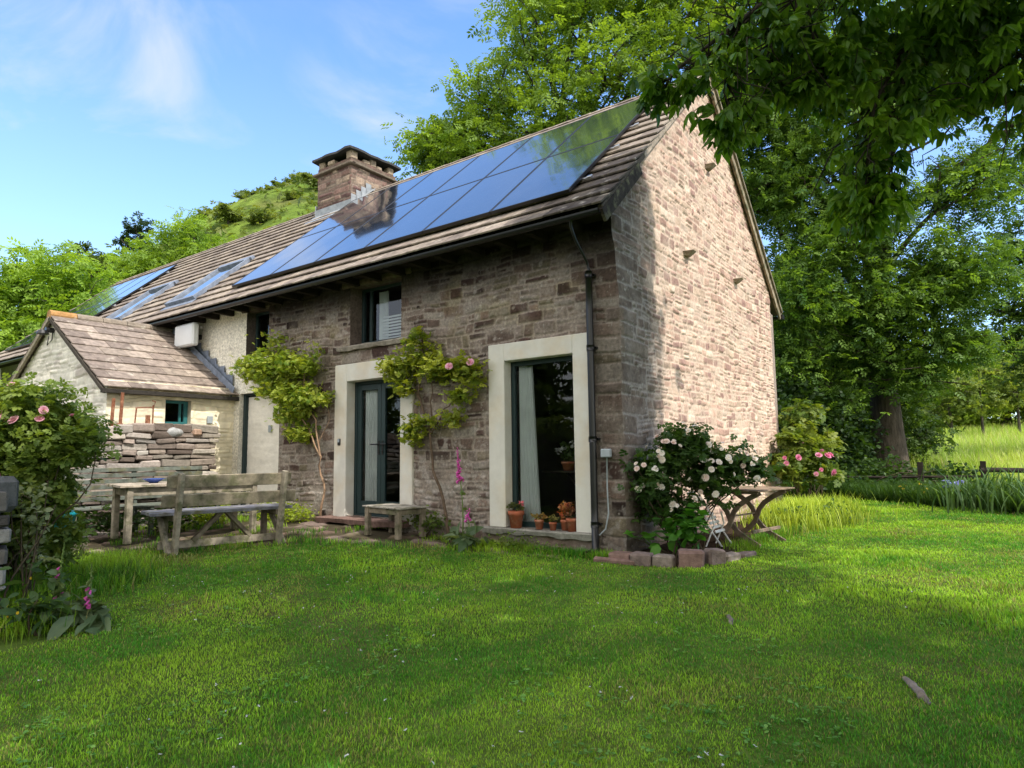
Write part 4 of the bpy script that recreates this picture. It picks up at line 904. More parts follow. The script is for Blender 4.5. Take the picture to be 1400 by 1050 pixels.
# folded white metal chair
t = empty('folding_chair', (.62, 1.28, gzf(.6, 1.3)), 'white metal folding chair folded up under the crossed leg table', 'chair'); z0 = gzf(.6, 1.3)
b = MB()
for dy in (0, .36):
    b.tube([(.78, 1.0 + dy, z0 + .01), (.6, 1.06 + dy, z0 + .24), (.4, 1.12 + dy, z0 + .5), (.3, 1.14 + dy, z0 + .66)], .011, 8)
    b.tube([(.55, 1.02 + dy, z0 + .01), (.66, 1.05 + dy, z0 + .28), (.62, 1.08 + dy, z0 + .42)], .01, 8)
b.tube([(.78, 1.0, z0 + .02), (.78, 1.36, z0 + .02)], .01, 8); b.tube([(.3, 1.14, z0 + .66), (.3, 1.5, z0 + .66)], .011, 8); b.build('frame', M['white_metal'], t, True)
b = MB()
for k in range(5): b.box((.66 - .035 * k, 1.25, z0 + .2 + .05 * k), (.014, .34, .035), ch=.003, R=np.array(Matrix.Rotation(-.6, 3, 'Y')))
b.build('seat', M['white_metal'], t)

# ------------------------------------------------------------------ small fittings
b = MB(); b.box((-5.03, -.055, 1.13), (.07, .045, .11), ch=.012); t = b.build('key_safe', M['black_plastic']); tag(t, 'small black key safe on the white surround left of the double door', 'key safe')
b = MB(); b.box((-5.03, -.08, 1.15), (.045, .006, .05), ch=.002); b.build('keypad', M['greyplastic'], t)
b = MB(); b.box((-.2, -.075, .9), (.12, .07, .1), ch=.01); t = b.build('junction_box', M['greyplastic']); tag(t, 'pale grey junction box with a grey cable beside the downpipe', 'junction box')
b = MB(); b.tube([(-.2, -.06, .86), (-.205, -.06, .5), (-.2, -.055, .2), (-.24, -.06, .02), (-.33, -.05, -.06)], .009, 6); b.build('cable', M['greyplastic'], t, True)
b = MB(); b.box((-9.5, -.3, 3.36), (.72, .14, .46), ch=.05); t = b.build('antenna_box', M['whiteplastic']); tag(t, 'white rounded box bracketed to the cream wall above the wing roof', 'antenna')
b = MB(); b.box((-9.5, -.12, 3.36), (.1, .25, .1)); b.bar((-9.6, -.1, 3.36), (-9.6, -.1, 3.72), .05, .05, up=(0, 1, 0)); b.build('bracket', M['black_plastic'], t)
b = MB(); b.box((AX + .045, -.5, 1.6), (.05, .1, .14), ch=.01); t = b.build('switch_box', M['greyplastic']); tag(t, 'small grey switch box on the cream wall beside the little wing window', 'switch')
b = MB(); b.tube([(ARX, AY - .03, 3.3), (ARX, AY - .16, 3.3)], .05, 12); b.lathe([(0, 0), (.07, .0), (.1, -.06), (.1, -.07), (0, -.02)], (ARX, AY - .2, 3.28)); b.build; t = b.build('wall_lamp', M['black_plastic']); tag(t, 'small black outdoor lamp under the peak of the cream wing', 'lamp')
b = MB(); b.tube([(ARX + .03, AY - .05, 3.28), (ARX + .1, AY - .08, 3.1), (ARX - .05, AY - .1, 3.02), (ARX - .12, AY - .06, 3.2)], .009, 6); b.build('cable', M['black_plastic'], t)
wt = gzf(-7.9, -2.3) - .08 + 1.62
for k, (y, h, lab) in enumerate(((-2.33, .56, 'flat rusty iron bar standing at the left end of the wall top'), (-2.2, .66, 'taller rusty iron bar standing second from the left on the wall top'))):
    b = MB(); b.bar((-7.8, y, wt - .06), (-7.82, y + .03, wt + h), .05, .018, up=(1, 0, 0)); b.box((-7.8, y, wt + .15), (.03, .09, .02), ch=.003); t = b.build('iron_bar', M['rust']); tag(t, lab, 'iron bar')
b = MB(); y = -1.83
for dy in (-.14, .14): b.tube([(-7.8, y + dy, wt - .03), (-7.8, y + dy, wt + .34 + dy), (-7.8, y + dy * .9, wt + .42)], .013, 6)
b.box((-7.8, y, wt + .02), (.05, .32, .03)); b.box((-7.8, y + .06, wt + .16), (.03, .07, .3)); b.tube([(-7.8, y - .14, wt + .42), (-7.8, y + .15, wt + .44), (-7.8, y + .17, wt + .54), (-7.8, y + .12, wt + .55)], .011, 6); b.box((-7.8, y - .22, wt + .06), (.04, .12, .12))
t = b.build('cast_iron_jack', M['rust']); tag(t, 'rusty old iron frame tool on top of the dry stone wall', 'iron tool')
b = MB(); g = 12
th_, ph_ = np.meshgrid(np.linspace(0, 2 * PI, 17), np.linspace(.01, PI - .01, 9), indexing='ij'); rr = 1 + .12 * vn(th_ * 1.2, ph_ * 2, 3)
b.grid(np.stack([-7.82 + .13 * rr * np.sin(ph_) * np.cos(th_), -1.33 + .17 * rr * np.sin(ph_) * np.sin(th_), wt + .03 + .09 * rr * np.cos(ph_)], -1), np.full(th_.shape + (3,), (.34))); t = b.build('boulder', M['gstone'], smooth=True); tag(t, 'rounded grey boulder lying on the dry stone wall below the wing window', 'stone')
b = MB(); b.box((-7.8, -.95, wt + .04), (.16, .16, .11), rz=.3, ch=.02, col=(.4, .27, .2)); t = b.build('brick', M['gstone']); tag(t, 'pink broken brick on the wall top in front of the wing window', 'brick')
# turquoise tub
tx, ty = -6.15, -3.72; tz = gzf(tx, ty); t = empty('planter_tub', (tx, ty, tz), 'turquoise planting tub on dark slats left of the table, under the rose shrub', 'planter')
b = MB(); b.lathe([(0, .18), (.27, .18), (.33, .48), (.36, .49), (.36, .53), (.33, .53), (.3, .47), (0, .46)], (tx, ty, tz), 28); b.build('tub', M['turq'], t, True)
b = MB(); b.lathe([(0, 0), (.315, 0)], (tx, ty, tz + .475), 20); b.build('soil', M['soil'], t)
b = MB()
for k in range(9): b.box((tx - .36 + k * .09, ty - .0, tz + .09), (.05, .7, .18), ch=.004, col=(.12, .1, .08))
b.build('slatted_stand', M['oldwood'], t)
# flower pots ---------------------------------------------------------
def flower_head(mb, rng, r=.03, cols=((.8, .75, .6), (.85, .8, .72)), layers=3, n=5, P=(0, 0, 0), R=None):
    V = []; F = []
    for l in range(layers):
        for k in range(n):
            a = 2 * PI * k / n + l * .6 + rng.normal() * .1; tl = .25 + .45 * l; s_ = r * (1 - .22 * l); ca, sa_ = math.cos(a), math.sin(a)
            for (u, v) in ((-.2, .05), (.2, .05), (.5, .6), (.3, 1), (-.3, 1), (-.5, .6)):
                rad = v * math.cos(tl) * s_; z = v * math.sin(tl) * s_ + .002 * l; tan = u * s_ * 1.1
                V.append((ca * rad - sa_ * tan, sa_ * rad + ca * tan, z))
            F.append([len(V) - 6 + q_ for q_ in range(6)])
    V = np.array(V)
    if R is not None: V = V @ np.asarray(R).T
    mb.add(V + np.array(P), np.array(F), np.array(cols[rng.integers(len(cols))]) * rng.uniform(.9, 1.05))
def pot(x, y, z, r, h, lab, seed, leafc, fl=None, T=OVAL, ls=.05, nl=60, ph=.12, spread=1.1, group='terracotta pots on the window sill'):
    rng = np.random.default_rng(seed); t = empty('flower_pot', (x, y, z), lab, 'flower pot', group)
    b = MB(); b.lathe([(0, .0), (r * .68, 0), (r * .9, h * .74), (r * 1.0, h * .75), (r * 1.03, h), (r * .9, h), (r * .86, h * .86), (0, h * .86)], (x, y, z), 24); b.build('pot', M['terracotta'], t, True)
    b = MB(); b.lathe([(0, 0), (r * .87, 0)], (x, y, z + h * .88), 14); b.build('soil', M['soil'], t)
    b = MB()
    for _ in range(7):
        e = (x + rng.normal() * r * .6, y + rng.normal() * r * .5, z + h + ph * rng.uniform(.4, 1)); b.tube(curve((x, y, z + h * .85), e, 4, .08, rng), .003, 4, (.08, .1, .03))
    leafcloud(b, [(x, y, z + h + ph * .55, r * spread, r * spread * .7, ph * .55)], T, ls, nl, rng, leafc[0], leafc[1], clump=.03, nper=5, tilt=.9)
    b.build('plant', M['leaf'], t)
    if fl:
        for (dx, dz, rr_, c) in fl:
            f = MB()
            for _ in range(7): flower_head(f, rng, rr_ * .55, c, 2, 5, (x + dx + rng.normal() * rr_ * .5, y - .02 + rng.normal() * rr_ * .4, z + h + dz + rng.normal() * rr_ * .4), randrot(1, rng, .8)[0])
            f.build('flower', M['petal'], t)
PK = ((.75, .2, .25), (.8, .3, .32))
pot(-1.56, -.02, -.043, .105, .215, 'largest terracotta pot on the sill with one pink geranium head', 1, ((.06, .1, .03), (.2, .2, .09)), [(.09, .1, .04, PK)])
pot(-1.2, -.02, -.043, .062, .12, 'small terracotta pot of yellow green succulent, second from the left', 2, ((.25, .22, .06), (.3, .16, .06)), ls=.04, nl=90, ph=.08, spread=1.5)
pot(-.99, -.03, -.043, .05, .1, 'smallest terracotta pot in the middle of the sill row', 3, ((.2, .2, .07), (.3, .26, .1)), ls=.035, nl=60, ph=.09)
pot(-.85, .03, -.043, .06, .13, 'terracotta pot hidden behind bushy orange red foliage on the sill', 4, ((.45, .09, .05), (.4, .25, .1)), ls=.05, nl=170, ph=.2, spread=1.5)
pot(-.72, -.02, -.043, .072, .16, 'taller terracotta pot at the right end of the sill with dark red leaves', 5, ((.2, .05, .04), (.3, .16, .08)), ls=.04, nl=70, ph=.18)
# room table with plants behind the big window
b0 = empty('side_table', (-1.05, .85, -.04), 'dark folding table indoors behind the tall window, holding plant pots', 'table')
b = MB(); b.box((-1.0, .85, .655), (1.1, .5, .03), col=(.05, .04, .035)); b.build('table_top', M['darkwood'], b0)
for y in (.8, 1.1):
    b = MB(); b.bar((-1.3, y, -.02), (-.7, y + .01, .64), .03, .03, up=(0, 1, 0)); b.bar((-.7, y + .03, -.02), (-1.3, y + .03, .64), .03, .03, up=(0, 1, 0)); b.build('crossed_legs', M['darkwood'], b0)
pot(-.85, .72, .672, .13, .22, 'indoor terracotta pot of pink flowers on the table behind the window', 6, ((.05, .09, .03), (.1, .14, .05)), [(-.1, .12, .07, ((.6, .12, .15), (.75, .3, .3))), (.06, .2, .06, ((.6, .12, .15), (.7, .25, .25)))], nl=120, ph=.25, group='plants on the indoor table')
pot(-1.2, .72, .672, .1, .12, 'indoor pot of white flowers on the table behind the window', 7, ((.05, .09, .03), (.1, .14, .05)), [(-.05, .2, .05, ((.8, .8, .8),)), (.08, .22, .05, ((.8, .8, .8),)), (-.15, .14, .05, ((.8, .8, .8),))], nl=120, ph=.25, group='plants on the indoor table')
# ------------------------------------------------------------------ grass
BL = (np.array([(-.5, 0, 0), (.5, 0, 0), (.38, .12, .55), (-.38, .12, .55), (0, .38, 1.)]), [np.array([(0, 1, 2, 3)]), np.array([(3, 2, 4)])])
def blades(mb, x, y, z, h, w, rng, col, lean=.45):
    N = len(x); a = rng.random(N) * 2 * PI; ca, sa_ = np.cos(a), np.sin(a); le = rng.normal(0, lean, N)
    T = BL[0]; V = np.zeros((N, 5, 3)); tx = T[None, :, 0] * w[:, None]; ty = (T[None, :, 1] * (le / lean * 1.0)[:, None] + T[None, :, 2] * le[:, None] * .4) * h[:, None]
    V[:, :, 0] = ca[:, None] * tx - sa_[:, None] * ty + x[:, None]; V[:, :, 1] = sa_[:, None] * tx + ca[:, None] * ty + y[:, None]; V[:, :, 2] = T[None, :, 2] * h[:, None] + z[:, None]
    k = (np.arange(N) * 5)[:, None]
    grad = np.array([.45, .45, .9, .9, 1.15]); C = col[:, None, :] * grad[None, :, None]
    mb.add(V.reshape(-1, 3), [*( [] )] or np.concatenate([[[0, 1, 2, 3]]]) if 0 else np.array([(0, 1, 2, 3)]) + k, C.reshape(-1, 3))
    mb.F.append((np.array([(3, 2, 4)]) + k).astype(np.int64) + mb.n - N * 5)
def grass_cols(x, y, rng):
    N = len(x); t = np.clip(.45 + 1.0 * fbm(x * 1.1, y * 1.1, 101, 4) + .5 * fbm(x * 5, y * 5, 111, 3) + rng.normal(0, .22, N), 0, 1)
    c = lerp_col((.07, .255, .02), (.37, .585, .045), t)
    dry = (np.clip(ss(.2, .5, fbm(x * 1.7, y * 1.7, 102, 4)), 0, 1) * .3 + .07 > rng.random(N))[:, None]
    c = np.where(dry, np.array((.34, .32, .11)) * (.7 + .5 * rng.random((N, 1))), c)
    return c * (.8 + .4 * rng.random((N, 1)))
def lawn_sample(N, r0, r1, pw, rng, fov=62):
    u = rng.random(N); r = (r0 ** pw + u * (r1 ** pw - r0 ** pw)) ** (1 / pw)
    th = math.atan2(F_.y, F_.x) + np.radians(rng.uniform(-fov, fov, N)); return C_.x + r * np.cos(th), C_.y + r * np.sin(th), r
rng = np.random.default_rng(11)
x, y, r = lawn_sample(900000, 1.5, 19, .6, rng)
edge = .09 * vn(x * 3, y * 3, 103) + .05 * vn(x * 11, y * 11, 104)
lawn_end = 10.8 - .95 * np.clip(x - .4, 0, 9) + .3 * vn(x * .8, y * 0, 5)
ok = ~inpoly(x, y - .05 + edge, PATIO) & ~((y > -.28) & (x < .08)) & (y < lawn_end) & ~((x < 1.0) & (y > -.35) & (y < 6.3) & (x - 1.0 < 0) & (x < .95 - .0 * y)) & ~((x < -2.4) & (y < -4.9 + .0 * x)) 
x, y, r, lawn_end = x[ok], y[ok], r[ok], lawn_end[ok]; N = len(x)
h = (.012 + .016 * rng.random(N)) * (1 + .45 * fbm(x * 2, y * 2, 105, 3)) * (1 + .02 * r)
rough_ = ss(.32, .5, fbm(x * .8, y * .8, 106, 2)) ; h = h * (1 + .7 * rough_)
near_edge = ss(.35, .0, np.minimum(np.abs(y - lawn_end), 9)); h = h * (1 + 1.5 * near_edge)
h = h * (1 + 1.2 * ss(.9, .2, np.hypot(x - 3.6, (y + .9) * 1.2)))
w_ = .0022 * (1 + .32 * r) * (.7 + .6 * rng.random(N))
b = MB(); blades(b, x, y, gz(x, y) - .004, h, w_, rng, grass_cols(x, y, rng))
# tufts growing over the paving edge and between slabs
x = rng.uniform(-8, 0, 90000); y = rng.uniform(-4, -.05, 90000); wgt = ss(.12, .4, fbm(x * 2.2, y * 2.2, 107, 4)); pe = ~inpoly(x, y - .22 - .1 * vn(x * 2, y * 2, 3), PATIO) & inpoly(x, y, PATIO)
k = (wgt * .35 > rng.random(len(x))) | (pe & (rng.random(len(x)) < .5)); k &= y > -4; x, y = x[k], y[k]; N = len(x)
blades(b, x, y, gz(x, y) - .02, .05 + .05 * rng.random(N), .008 * (.7 + .6 * rng.random(N)), rng, grass_cols(x, y, rng))
# longer tufts against the walls and at the foot of the left wall
for (xa, ya, xb, yb, n, hh, sp) in ((-2.7, -5.0, -5.6, -4.3, 5000, .2, .16), (-3.6, -4.15, -4.6, -3.6, 3500, .13, .25), (0, -.22, -2.2, -.18, 2500, .08, .05), (.9, 1.0, 1.15, 4.2, 2500, .1, .1)):
    t = rng.random(n); x = xa + (xb - xa) * t + rng.normal(0, sp, n); y = ya + (yb - ya) * t + rng.normal(0, sp, n)
    blades(b, x, y, gz(x, y) - .01, hh * (.5 + rng.random(n)), .007 * (.7 + .6 * rng.random(n)), rng, grass_cols(x, y, rng) * .85)
tag(b.build('grass', M['grass']), 'mown lawn grass in front of the cottage', 'grass', kind='stuff')
# clover heads and fallen petals sprinkled in the lawn
b = MB(); rng = np.random.default_rng(12); x, y, r = lawn_sample(420, 1.8, 8, 1.2, rng, 45); k = (fbm(x * .9, y * .9, 109, 3) > -.05) & ~inpoly(x, y, PATIO) & (y < -.5); x, y = x[k], y[k]
b.inst(*OVAL, randrot(len(x) * 3, rng, .6), np.repeat(np.stack([x, y, gz(x, y) + .035], 1), 3, 0), .014, np.full((len(x) * 3, 3), .62)); tag(b.build('clover_flowers', M['petal']), 'tiny white clover heads scattered in the lawn', 'clover', kind='stuff')
# broad leaved weeds pressed into the turf
n = 3400; x, y, r = lawn_sample(n, 1.6, 10, .9, rng, 50); k = (fbm(x * 1.6, y * 1.6, 130, 3) > .12) & ~inpoly(x, y, PATIO) & (y < 9) & ((y < -.4) | (x > 1.3)); x, y = x[k], y[k]; m_ = 5
xx = np.repeat(x, m_) + rng.normal(0, .012, len(x) * m_); yy = np.repeat(y, m_) + rng.normal(0, .012, len(x) * m_)
b = MB(); b.inst(*OVAL, randrot(len(xx), rng, .35), np.stack([xx, yy, gz(xx, yy) + .012 + .012 * rng.random(len(xx))], 1), .015 + .016 * rng.random(len(xx)), lerp_col((.06, .19, .03), (.2, .38, .08), rng.random(len(xx))))
tag(b.build('lawn_weeds', M['grass']), 'clover and plantain leaves growing in the mown lawn', 'weeds', kind='stuff')
# rough meadow beyond the fence
rng = np.random.default_rng(13); n = 90000; u = rng.random(n); y = 14.5 + 58 * u ** 1.5; x = rng.uniform(-1.5, 1, n) * (3 + .3 * y) * .8 + 4 + .02 * y
k = ~((np.hypot(x - .8, y - 17.3) < 3.2)) & (x > 1.2 - .01 * y); x, y = x[k], y[k]; n = len(x); s_ = 1 + (y - 12) * .03
t = np.clip(.5 + .8 * fbm(x * .5, y * .5, 110, 3), 0, 1); c = lerp_col((.26, .45, .05), (.55, .65, .14), t); sd_ = rng.random(n) < .18; c[sd_] = (.6, .58, .32)
b = MB(); blades(b, x, y, gz(x, y), (.45 + .45 * rng.random(n)) * (.9 + .1 * s_), .012 * s_ * (.7 + .6 * rng.random(n)), rng, c * (.85 + .3 * rng.random((n, 1))), .3); tag(b.build('meadow_grass', M['grass']), 'tall sunlit meadow grass beyond the fence', 'meadow grass', kind='stuff')
# rough dark grass and weeds under the big ash
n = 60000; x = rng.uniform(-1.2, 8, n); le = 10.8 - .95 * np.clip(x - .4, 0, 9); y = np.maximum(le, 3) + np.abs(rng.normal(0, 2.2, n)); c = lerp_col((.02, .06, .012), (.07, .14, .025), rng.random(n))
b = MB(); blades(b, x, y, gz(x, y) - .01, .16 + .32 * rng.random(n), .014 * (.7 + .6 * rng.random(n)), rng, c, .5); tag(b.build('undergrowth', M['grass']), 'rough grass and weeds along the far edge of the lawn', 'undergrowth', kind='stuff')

# ------------------------------------------------------------------ trees
G1, G2 = (.045, .085, .015), (.17, .25, .04)
make_tree('ash_tree', 'tall spreading ash tree rising behind the cottage ridge', (-6.8, 11.5, 0), [
 (-10.6, 8.2, 10.8, 1.0, 1.0, .8, 2.2), (-10.1, 8.6, 10.8, 1.3, 1.3, 1.0, 1.8), (-9.2, 8.6, 10.2, 1.5, 1.3, .9, 1.1), (-8.7, 8.9, 12.2, 1.7, 1.5, 1.2), (-7.4, 9.6, 10.9, 1.9, 1.6, 1.4), (-7.0, 9.4, 13.8, 2.1, 1.8, 1.7), (-5.2, 10.2, 12.2, 1.9, 1.8, 1.4, .75), (-5.4, 10.6, 15.6, 2.3, 2, 1.8), (-3.4, 11.4, 13.6, 2.0, 1.9, 1.6, .55), (-2.6, 12.4, 16.2, 2.4, 2, 2.), (-7.2, 10.2, 17, 2.2, 2, 1.7), (-2.4, 12, 11.5, 1.6, 1.6, 1.2, .5), (-5.0, 11, 9.2, 2.6, 1.6, 1.2, .8)],
 .42, 12.5, ASH, .36, 12500, (.04, .09, .012), (.27, .41, .055), 21, barkc=(.06, .055, .045), clump=.75, nper=16, sub=9, shell=.5)
make_tree('ash_tree', 'massive ash with a thick ridged trunk right of the gable', (.8, 17.3, -.3), [
 (-1.6, 14.6, 9.6, 2.2, 1.8, 1.7), (.2, 14.6, 7.6, 2, 1.7, 1.4), (-.9, 14.2, 5.6, 1.5, 1.5, 1.2), (1.0, 15.2, 5.6, 1.6, 1.3, 1., .8), (2.9, 15.9, 6.0, 1.7, 1.6, 1.3), (2.7, 16., 3.9, 1.2, 1.2, .9, .8), (1.9, 15.7, 2.9, .9, .9, .7, .9), (1.0, 15.2, 3.4, .7, .7, .6, 1), (-.3, 15.0, 2.6, .8, .8, .7, 1), (1.6, 15.4, 4.6, .9, .9, .8, 1), (.3, 15.0, 5.0, .9, .9, .8, 1), (-1., 14.6, 3.8, 1.3, 1.3, 1.2), (.5, 15.4, 3.9, 1, 1, .8, .5), (-2.2, 13.6, 12, 2.2, 2, 1.8), (1, 15, 11.5, 2.4, 2, 2, .7), (3.6, 16.4, 8.8, 1.9, 1.8, 1.4, .6), (2.8, 15.5, 12.6, 2.2, 2, 2, .6), (-.4, 14, 15, 2.6, 2.2, 2.2, .6), (5.6, 17.5, 11.5, 1.8, 1.8, 1.5, .5)],
 .47, 14.5, ASH, .32, 27000, (.03, .085, .02), (.2, .33, .05), 22, barkc=(.085, .07, .055), clump=.7, nper=15, sub=8, shell=.5)
make_tree('hedge_tree', 'dark bushy evergreen filling the gap between the gable and the big ash', (-2, 20.5, -.1), [(-2.6, 19.6, 4.6, 2.2, 1.8, 2), (-1.4, 20.2, 2.6, 2, 1.6, 1.7), (.4, 21.6, 3.4, 1.8, 1.6, 1.7), (-3.4, 20, 2, 2.2, 1.6, 1.8), (-.4, 20.8, 5.8, 2, 1.6, 1.5), (-2.4, 20, 7.6, 2, 1.6, 1.6), (.6, 22, 1.3, 1.8, 1.2, 1.2), (-1.6, 16.4, .9, 1.2, 1, 1.2), (-.6, 17.4, .8, 1.1, .9, 1.1), (-1.4, 16.8, 2.4, 1.2, 1, 1.0), (-2.6, 16, 1.6, 1.2, 1.2, 1.8), (-.2, 18.6, 1.7, 1, .8, 1.2)], .25, 5, SPRAY, .2, 17000, (.015, .04, .01), (.09, .16, .025), 23, clump=.6, shell=.4)  # leaf colours darkened for the deep shade beside the ash
make_tree('beech_tree', 'dark leaved tree at the right edge beyond the fence', (6.2, 26, .4), [(4.8, 25, 8.6, 1.9, 1.8, 1.2, .7), (4.6, 25.2, 6.2, 1.9, 1.8, 1.2), (5.6, 25.6, 4.4, 1.9, 1.8, 1.2), (6.8, 26, 9.5, 2.6, 2.2, 2), (8.2, 26, 6.5, 2.6, 2.4, 2.4), (4.6, 24.6, 11.6, 1.4, 1.4, .9, .5), (7.5, 26, 12.5, 2.4, 2, 1.6), (9, 26.5, 4, 2, 2, 1.6)], .28, 8, SPRAY, .2, 12000, (.02, .055, .014), (.11, .19, .04), 24, clump=.5, nper=16, tilt=.5)
for k, (x, y, h, lab) in enumerate(((1.6, 40.5, 4.4, 'young slender sapling in the meadow, nearest the big ash trunk'), (3.1, 42, 5.2, 'middle young sapling in the sunlit meadow'), (4.9, 43.5, 5.8, 'rightmost and tallest young sapling in the sunlit meadow'))):
    z = gzf(x, y); make_tree('sapling', lab, (x, y, z), [(x, y, z + h * .65, 1.5, 1.4, h * .28), (x + .5, y, z + h * .9, .9, .9, h * .18), (x - .5, y + .2, z + h * .45, 1.3, 1.1, .7)], .09, h * .85, SPRAY, .26, 1100, (.08, .14, .03), (.28, .34, .08), 40 + k, group='saplings in the meadow', sub=4, clump=.5)
for k, (x, y, z, r_, h, lab) in enumerate(((-6, 66, 3, 7, 9, 'rounded far tree at the left of the wood behind the meadow'), (2, 70, 4, 7, 10, 'far tree in the middle of the wood behind the meadow'), (10, 72, 4, 8, 14, 'tallest far tree at the right of the wood behind the meadow'), (18, 66, 4, 8, 13, 'far tree outside the right end of the meadow wood'), (-1, 54, 2.2, 5, 5.5, 'low bushy tree nearest the meadow behind the saplings'), (4.5, 56, 2.4, 5, 6, 'low bushy tree behind the middle sapling'), (10, 55, 2.4, 5.5, 7, 'low bushy tree behind the tallest sapling'))):
    make_tree('woodland_tree', lab, (x, y, z), [(x, y, z + h * .6, r_ * .7, r_ * .6, h * .35), (x - r_ * .5, y, z + h * .32, r_ * .6, r_ * .5, h * .34), (x + r_ * .5, y - 1, z + h * .34, r_ * .6, r_ * .5, h * .34)], .35, h * .7, SPRAY, .6, 2600, (.09, .16, .02), (.3, .4, .06), 50 + k, group='trees beyond the meadow', sub=3, clump=1.2, nper=20)
# left side
make_tree('ash_tree', 'bright yellow green leafy tree beyond the left end of the roof', (-32, 4, .9), [(-32, 3.4, 9.0, 2.3, 2, 1.6), (-30.2, 4.6, 9.1, 1.9, 1.8, 1.4), (-29.2, 5.4, 7.6, 2, 1.8, 1.6), (-31.2, 4.2, 6.6, 2.8, 2.2, 1.8), (-33.6, 2.6, 7.6, 2.4, 2, 2.2), (-29.6, 5.0, 5.2, 2.8, 2, 1.7), (-34.5, 1.5, 5.5, 2.6, 2.2, 2.2), (-31.5, 3.6, 4.2, 3.2, 2.2, 1.6), (-27.6, 7.2, 6.4, 2.2, 2, 1.7)], .4, 8, ASH, .5, 8500, (.11, .21, .025), (.33, .48, .07), 31, clump=.8, nper=16, shell=.4)
make_tree('oak_tree', 'dark rounded tree standing behind the bright tree at left', (-42.5, 10.3, 5), [(-42.4, 10.3, 13.2, 1.6, 1.6, 1.3), (-41.2, 11, 13.0, 1.5, 1.5, 1.2), (-42.8, 10, 11.5, 2, 2, 1.6), (-41, 11, 11.2, 2, 1.8, 1.5)], .3, 7.5, SPRAY, .34, 2600, (.03, .06, .012), (.1, .15, .03), 32, clump=.7)
make_tree('pine_tree', 'small dark blue green tree on a bare stem near the left skyline', (-47.6, 15.6, 10), [(-47.8, 15.4, 18.3, 1.0, 1.0, .8), (-48.4, 15.2, 17.2, 1.0, 1, .5), (-47.2, 15.7, 16.8, .9, .9, .5)], .14, 8, SPRAY, .3, 650, (.015, .04, .02), (.05, .09, .05), 33, clump=.4, sub=4)
make_tree('ash_tree', 'bright green leafy trees in front of the hill above the far roof', (-33.5, 12, 3), [(-35.2, 10.6, 11.9, 2, 1.8, 1.5), (-33.4, 11.8, 12.8, 1.7, 1.6, 1.4), (-32.2, 12.7, 12.3, 1.9, 1.8, 1.3), (-34.2, 11.4, 10.6, 2.4, 1.8, 1.6), (-36.6, 9.9, 10, 2, 1.6, 1.8), (-31.2, 13.4, 11.4, 1.8, 1.8, 1.6), (-33.3, 11.8, 14.2, .5, .5, .6, .5), (-30.4, 14.2, 12.2, 1.3, 1.3, 1), (-37.5, 9.0, 8, 2.2, 2, 2), (-29.4, 15, 12.2, 1.2, 1.2, 1)], .35, 9, ASH, .5, 7000, (.1, .19, .025), (.3, .43, .06), 34, clump=.8)
make_tree('birch_tree', 'thin pale green tree crossing the hill slope near the chimney', (-27.5, 16.5, 3), [(-27.6, 16.4, 11.8, 1, 1, 1), (-26.6, 17.2, 12.4, .9, .9, 1)], .12, 9, SPRAY, .35, 420, (.09, .13, .03), (.24, .3, .08), 35, clump=.4, sub=5)
# hawthorn bushes dotted along the hill crest
rng = np.random.default_rng(14)
proto = None; ia = 0
for k in range(16):
    ai = 68 + int(k * 1.35) + rng.integers(0, 2); di = 33 + rng.integers(-2, 1) if k % 3 else 27 - rng.integers(0, 6); p = HP[ai, di]
    if proto is None:
        proto = empty('hawthorn_bush', (0, 0, 0), 'dark hawthorn bush growing along the crest of the hill', 'bush', 'hawthorn bushes on the hill')
        b = MB(); leafcloud(b, [(0, 0, 1.6, 2.6, 2.2, 1.6), (2, .5, 1.2, 1.8, 1.6, 1.2)], SPRAY, .75, 420, rng, (.07, .11, .03), (.2, .25, .07), clump=.8); b.build('foliage', M['leaf'], proto)
        b = MB(); b.tube([(0, 0, -.5), (.1, 0, 1.2), (0, 0, 2)], [.25, .18, .08], 6, (.08, .07, .06)); b.build('trunk', M['bark'], proto); o = proto; HB = list(proto.children)
    else:
        o = proto.copy(); COL.objects.link(o)
        for c in HB:
            c2 = c.copy(); COL.objects.link(c2); c2.parent = o
    o.location = p; o.rotation_euler.z = rng.random() * 6; s_ = rng.uniform(.5, 1.25); o.scale = (s_, s_, s_ * rng.uniform(.7, 1.0))
# scrub and bracken over the slope
n = 9000; ai = rng.integers(30, 140, n); di = rng.integers(8, 40, n); k = fbm(HP[ai, di, 0] * .05, HP[ai, di, 1] * .05, 95, 4) > -.12; ai, di = ai[k], di[k]; n = len(ai)
P_ = HP[ai, di] + np.stack([rng.normal(0, 1.6, n), rng.normal(0, 1.6, n), rng.uniform(-.4, .2, n)], 1); b = MB(); b.inst(*SPRAY, randrot(n, rng, 1.), P_, rng.uniform(.5, 1.7, n), lerp_col((.05, .09, .02), (.17, .2, .05), rng.random(n)))
tag(b.build('bracken', M['leaf']), 'bracken and low scrub covering the hillside', 'bracken', kind='stuff')
# trees on the near side of the garden, seen only mirrored in panes and panels
for k, (x, y, h, r_) in enumerate(((-15, -18, 8.5, 3.8), (-8, -23, 7.5, 4), (2.5, -23, 7, 4), (-21, -12, 7.5, 3.8), (11, -20, 7, 4))):
    z = gzf(x, y); make_tree('garden_tree', 'leafy tree on the side of the garden facing the cottage front', (x, y, z), [(x, y, z + h * .6, r_, r_ * .9, h * .34), (x - r_ * .6, y + .5, z + h * .35, r_ * .6, r_ * .6, h * .3), (x + r_ * .6, y + .4, z + h * .38, r_ * .6, r_ * .6, h * .3)], .25, h * .7, SPRAY, .5, 2400, (.03, .06, .012), (.1, .16, .03), 60 + k, group='trees facing the cottage', sub=3, clump=.9, nper=18)

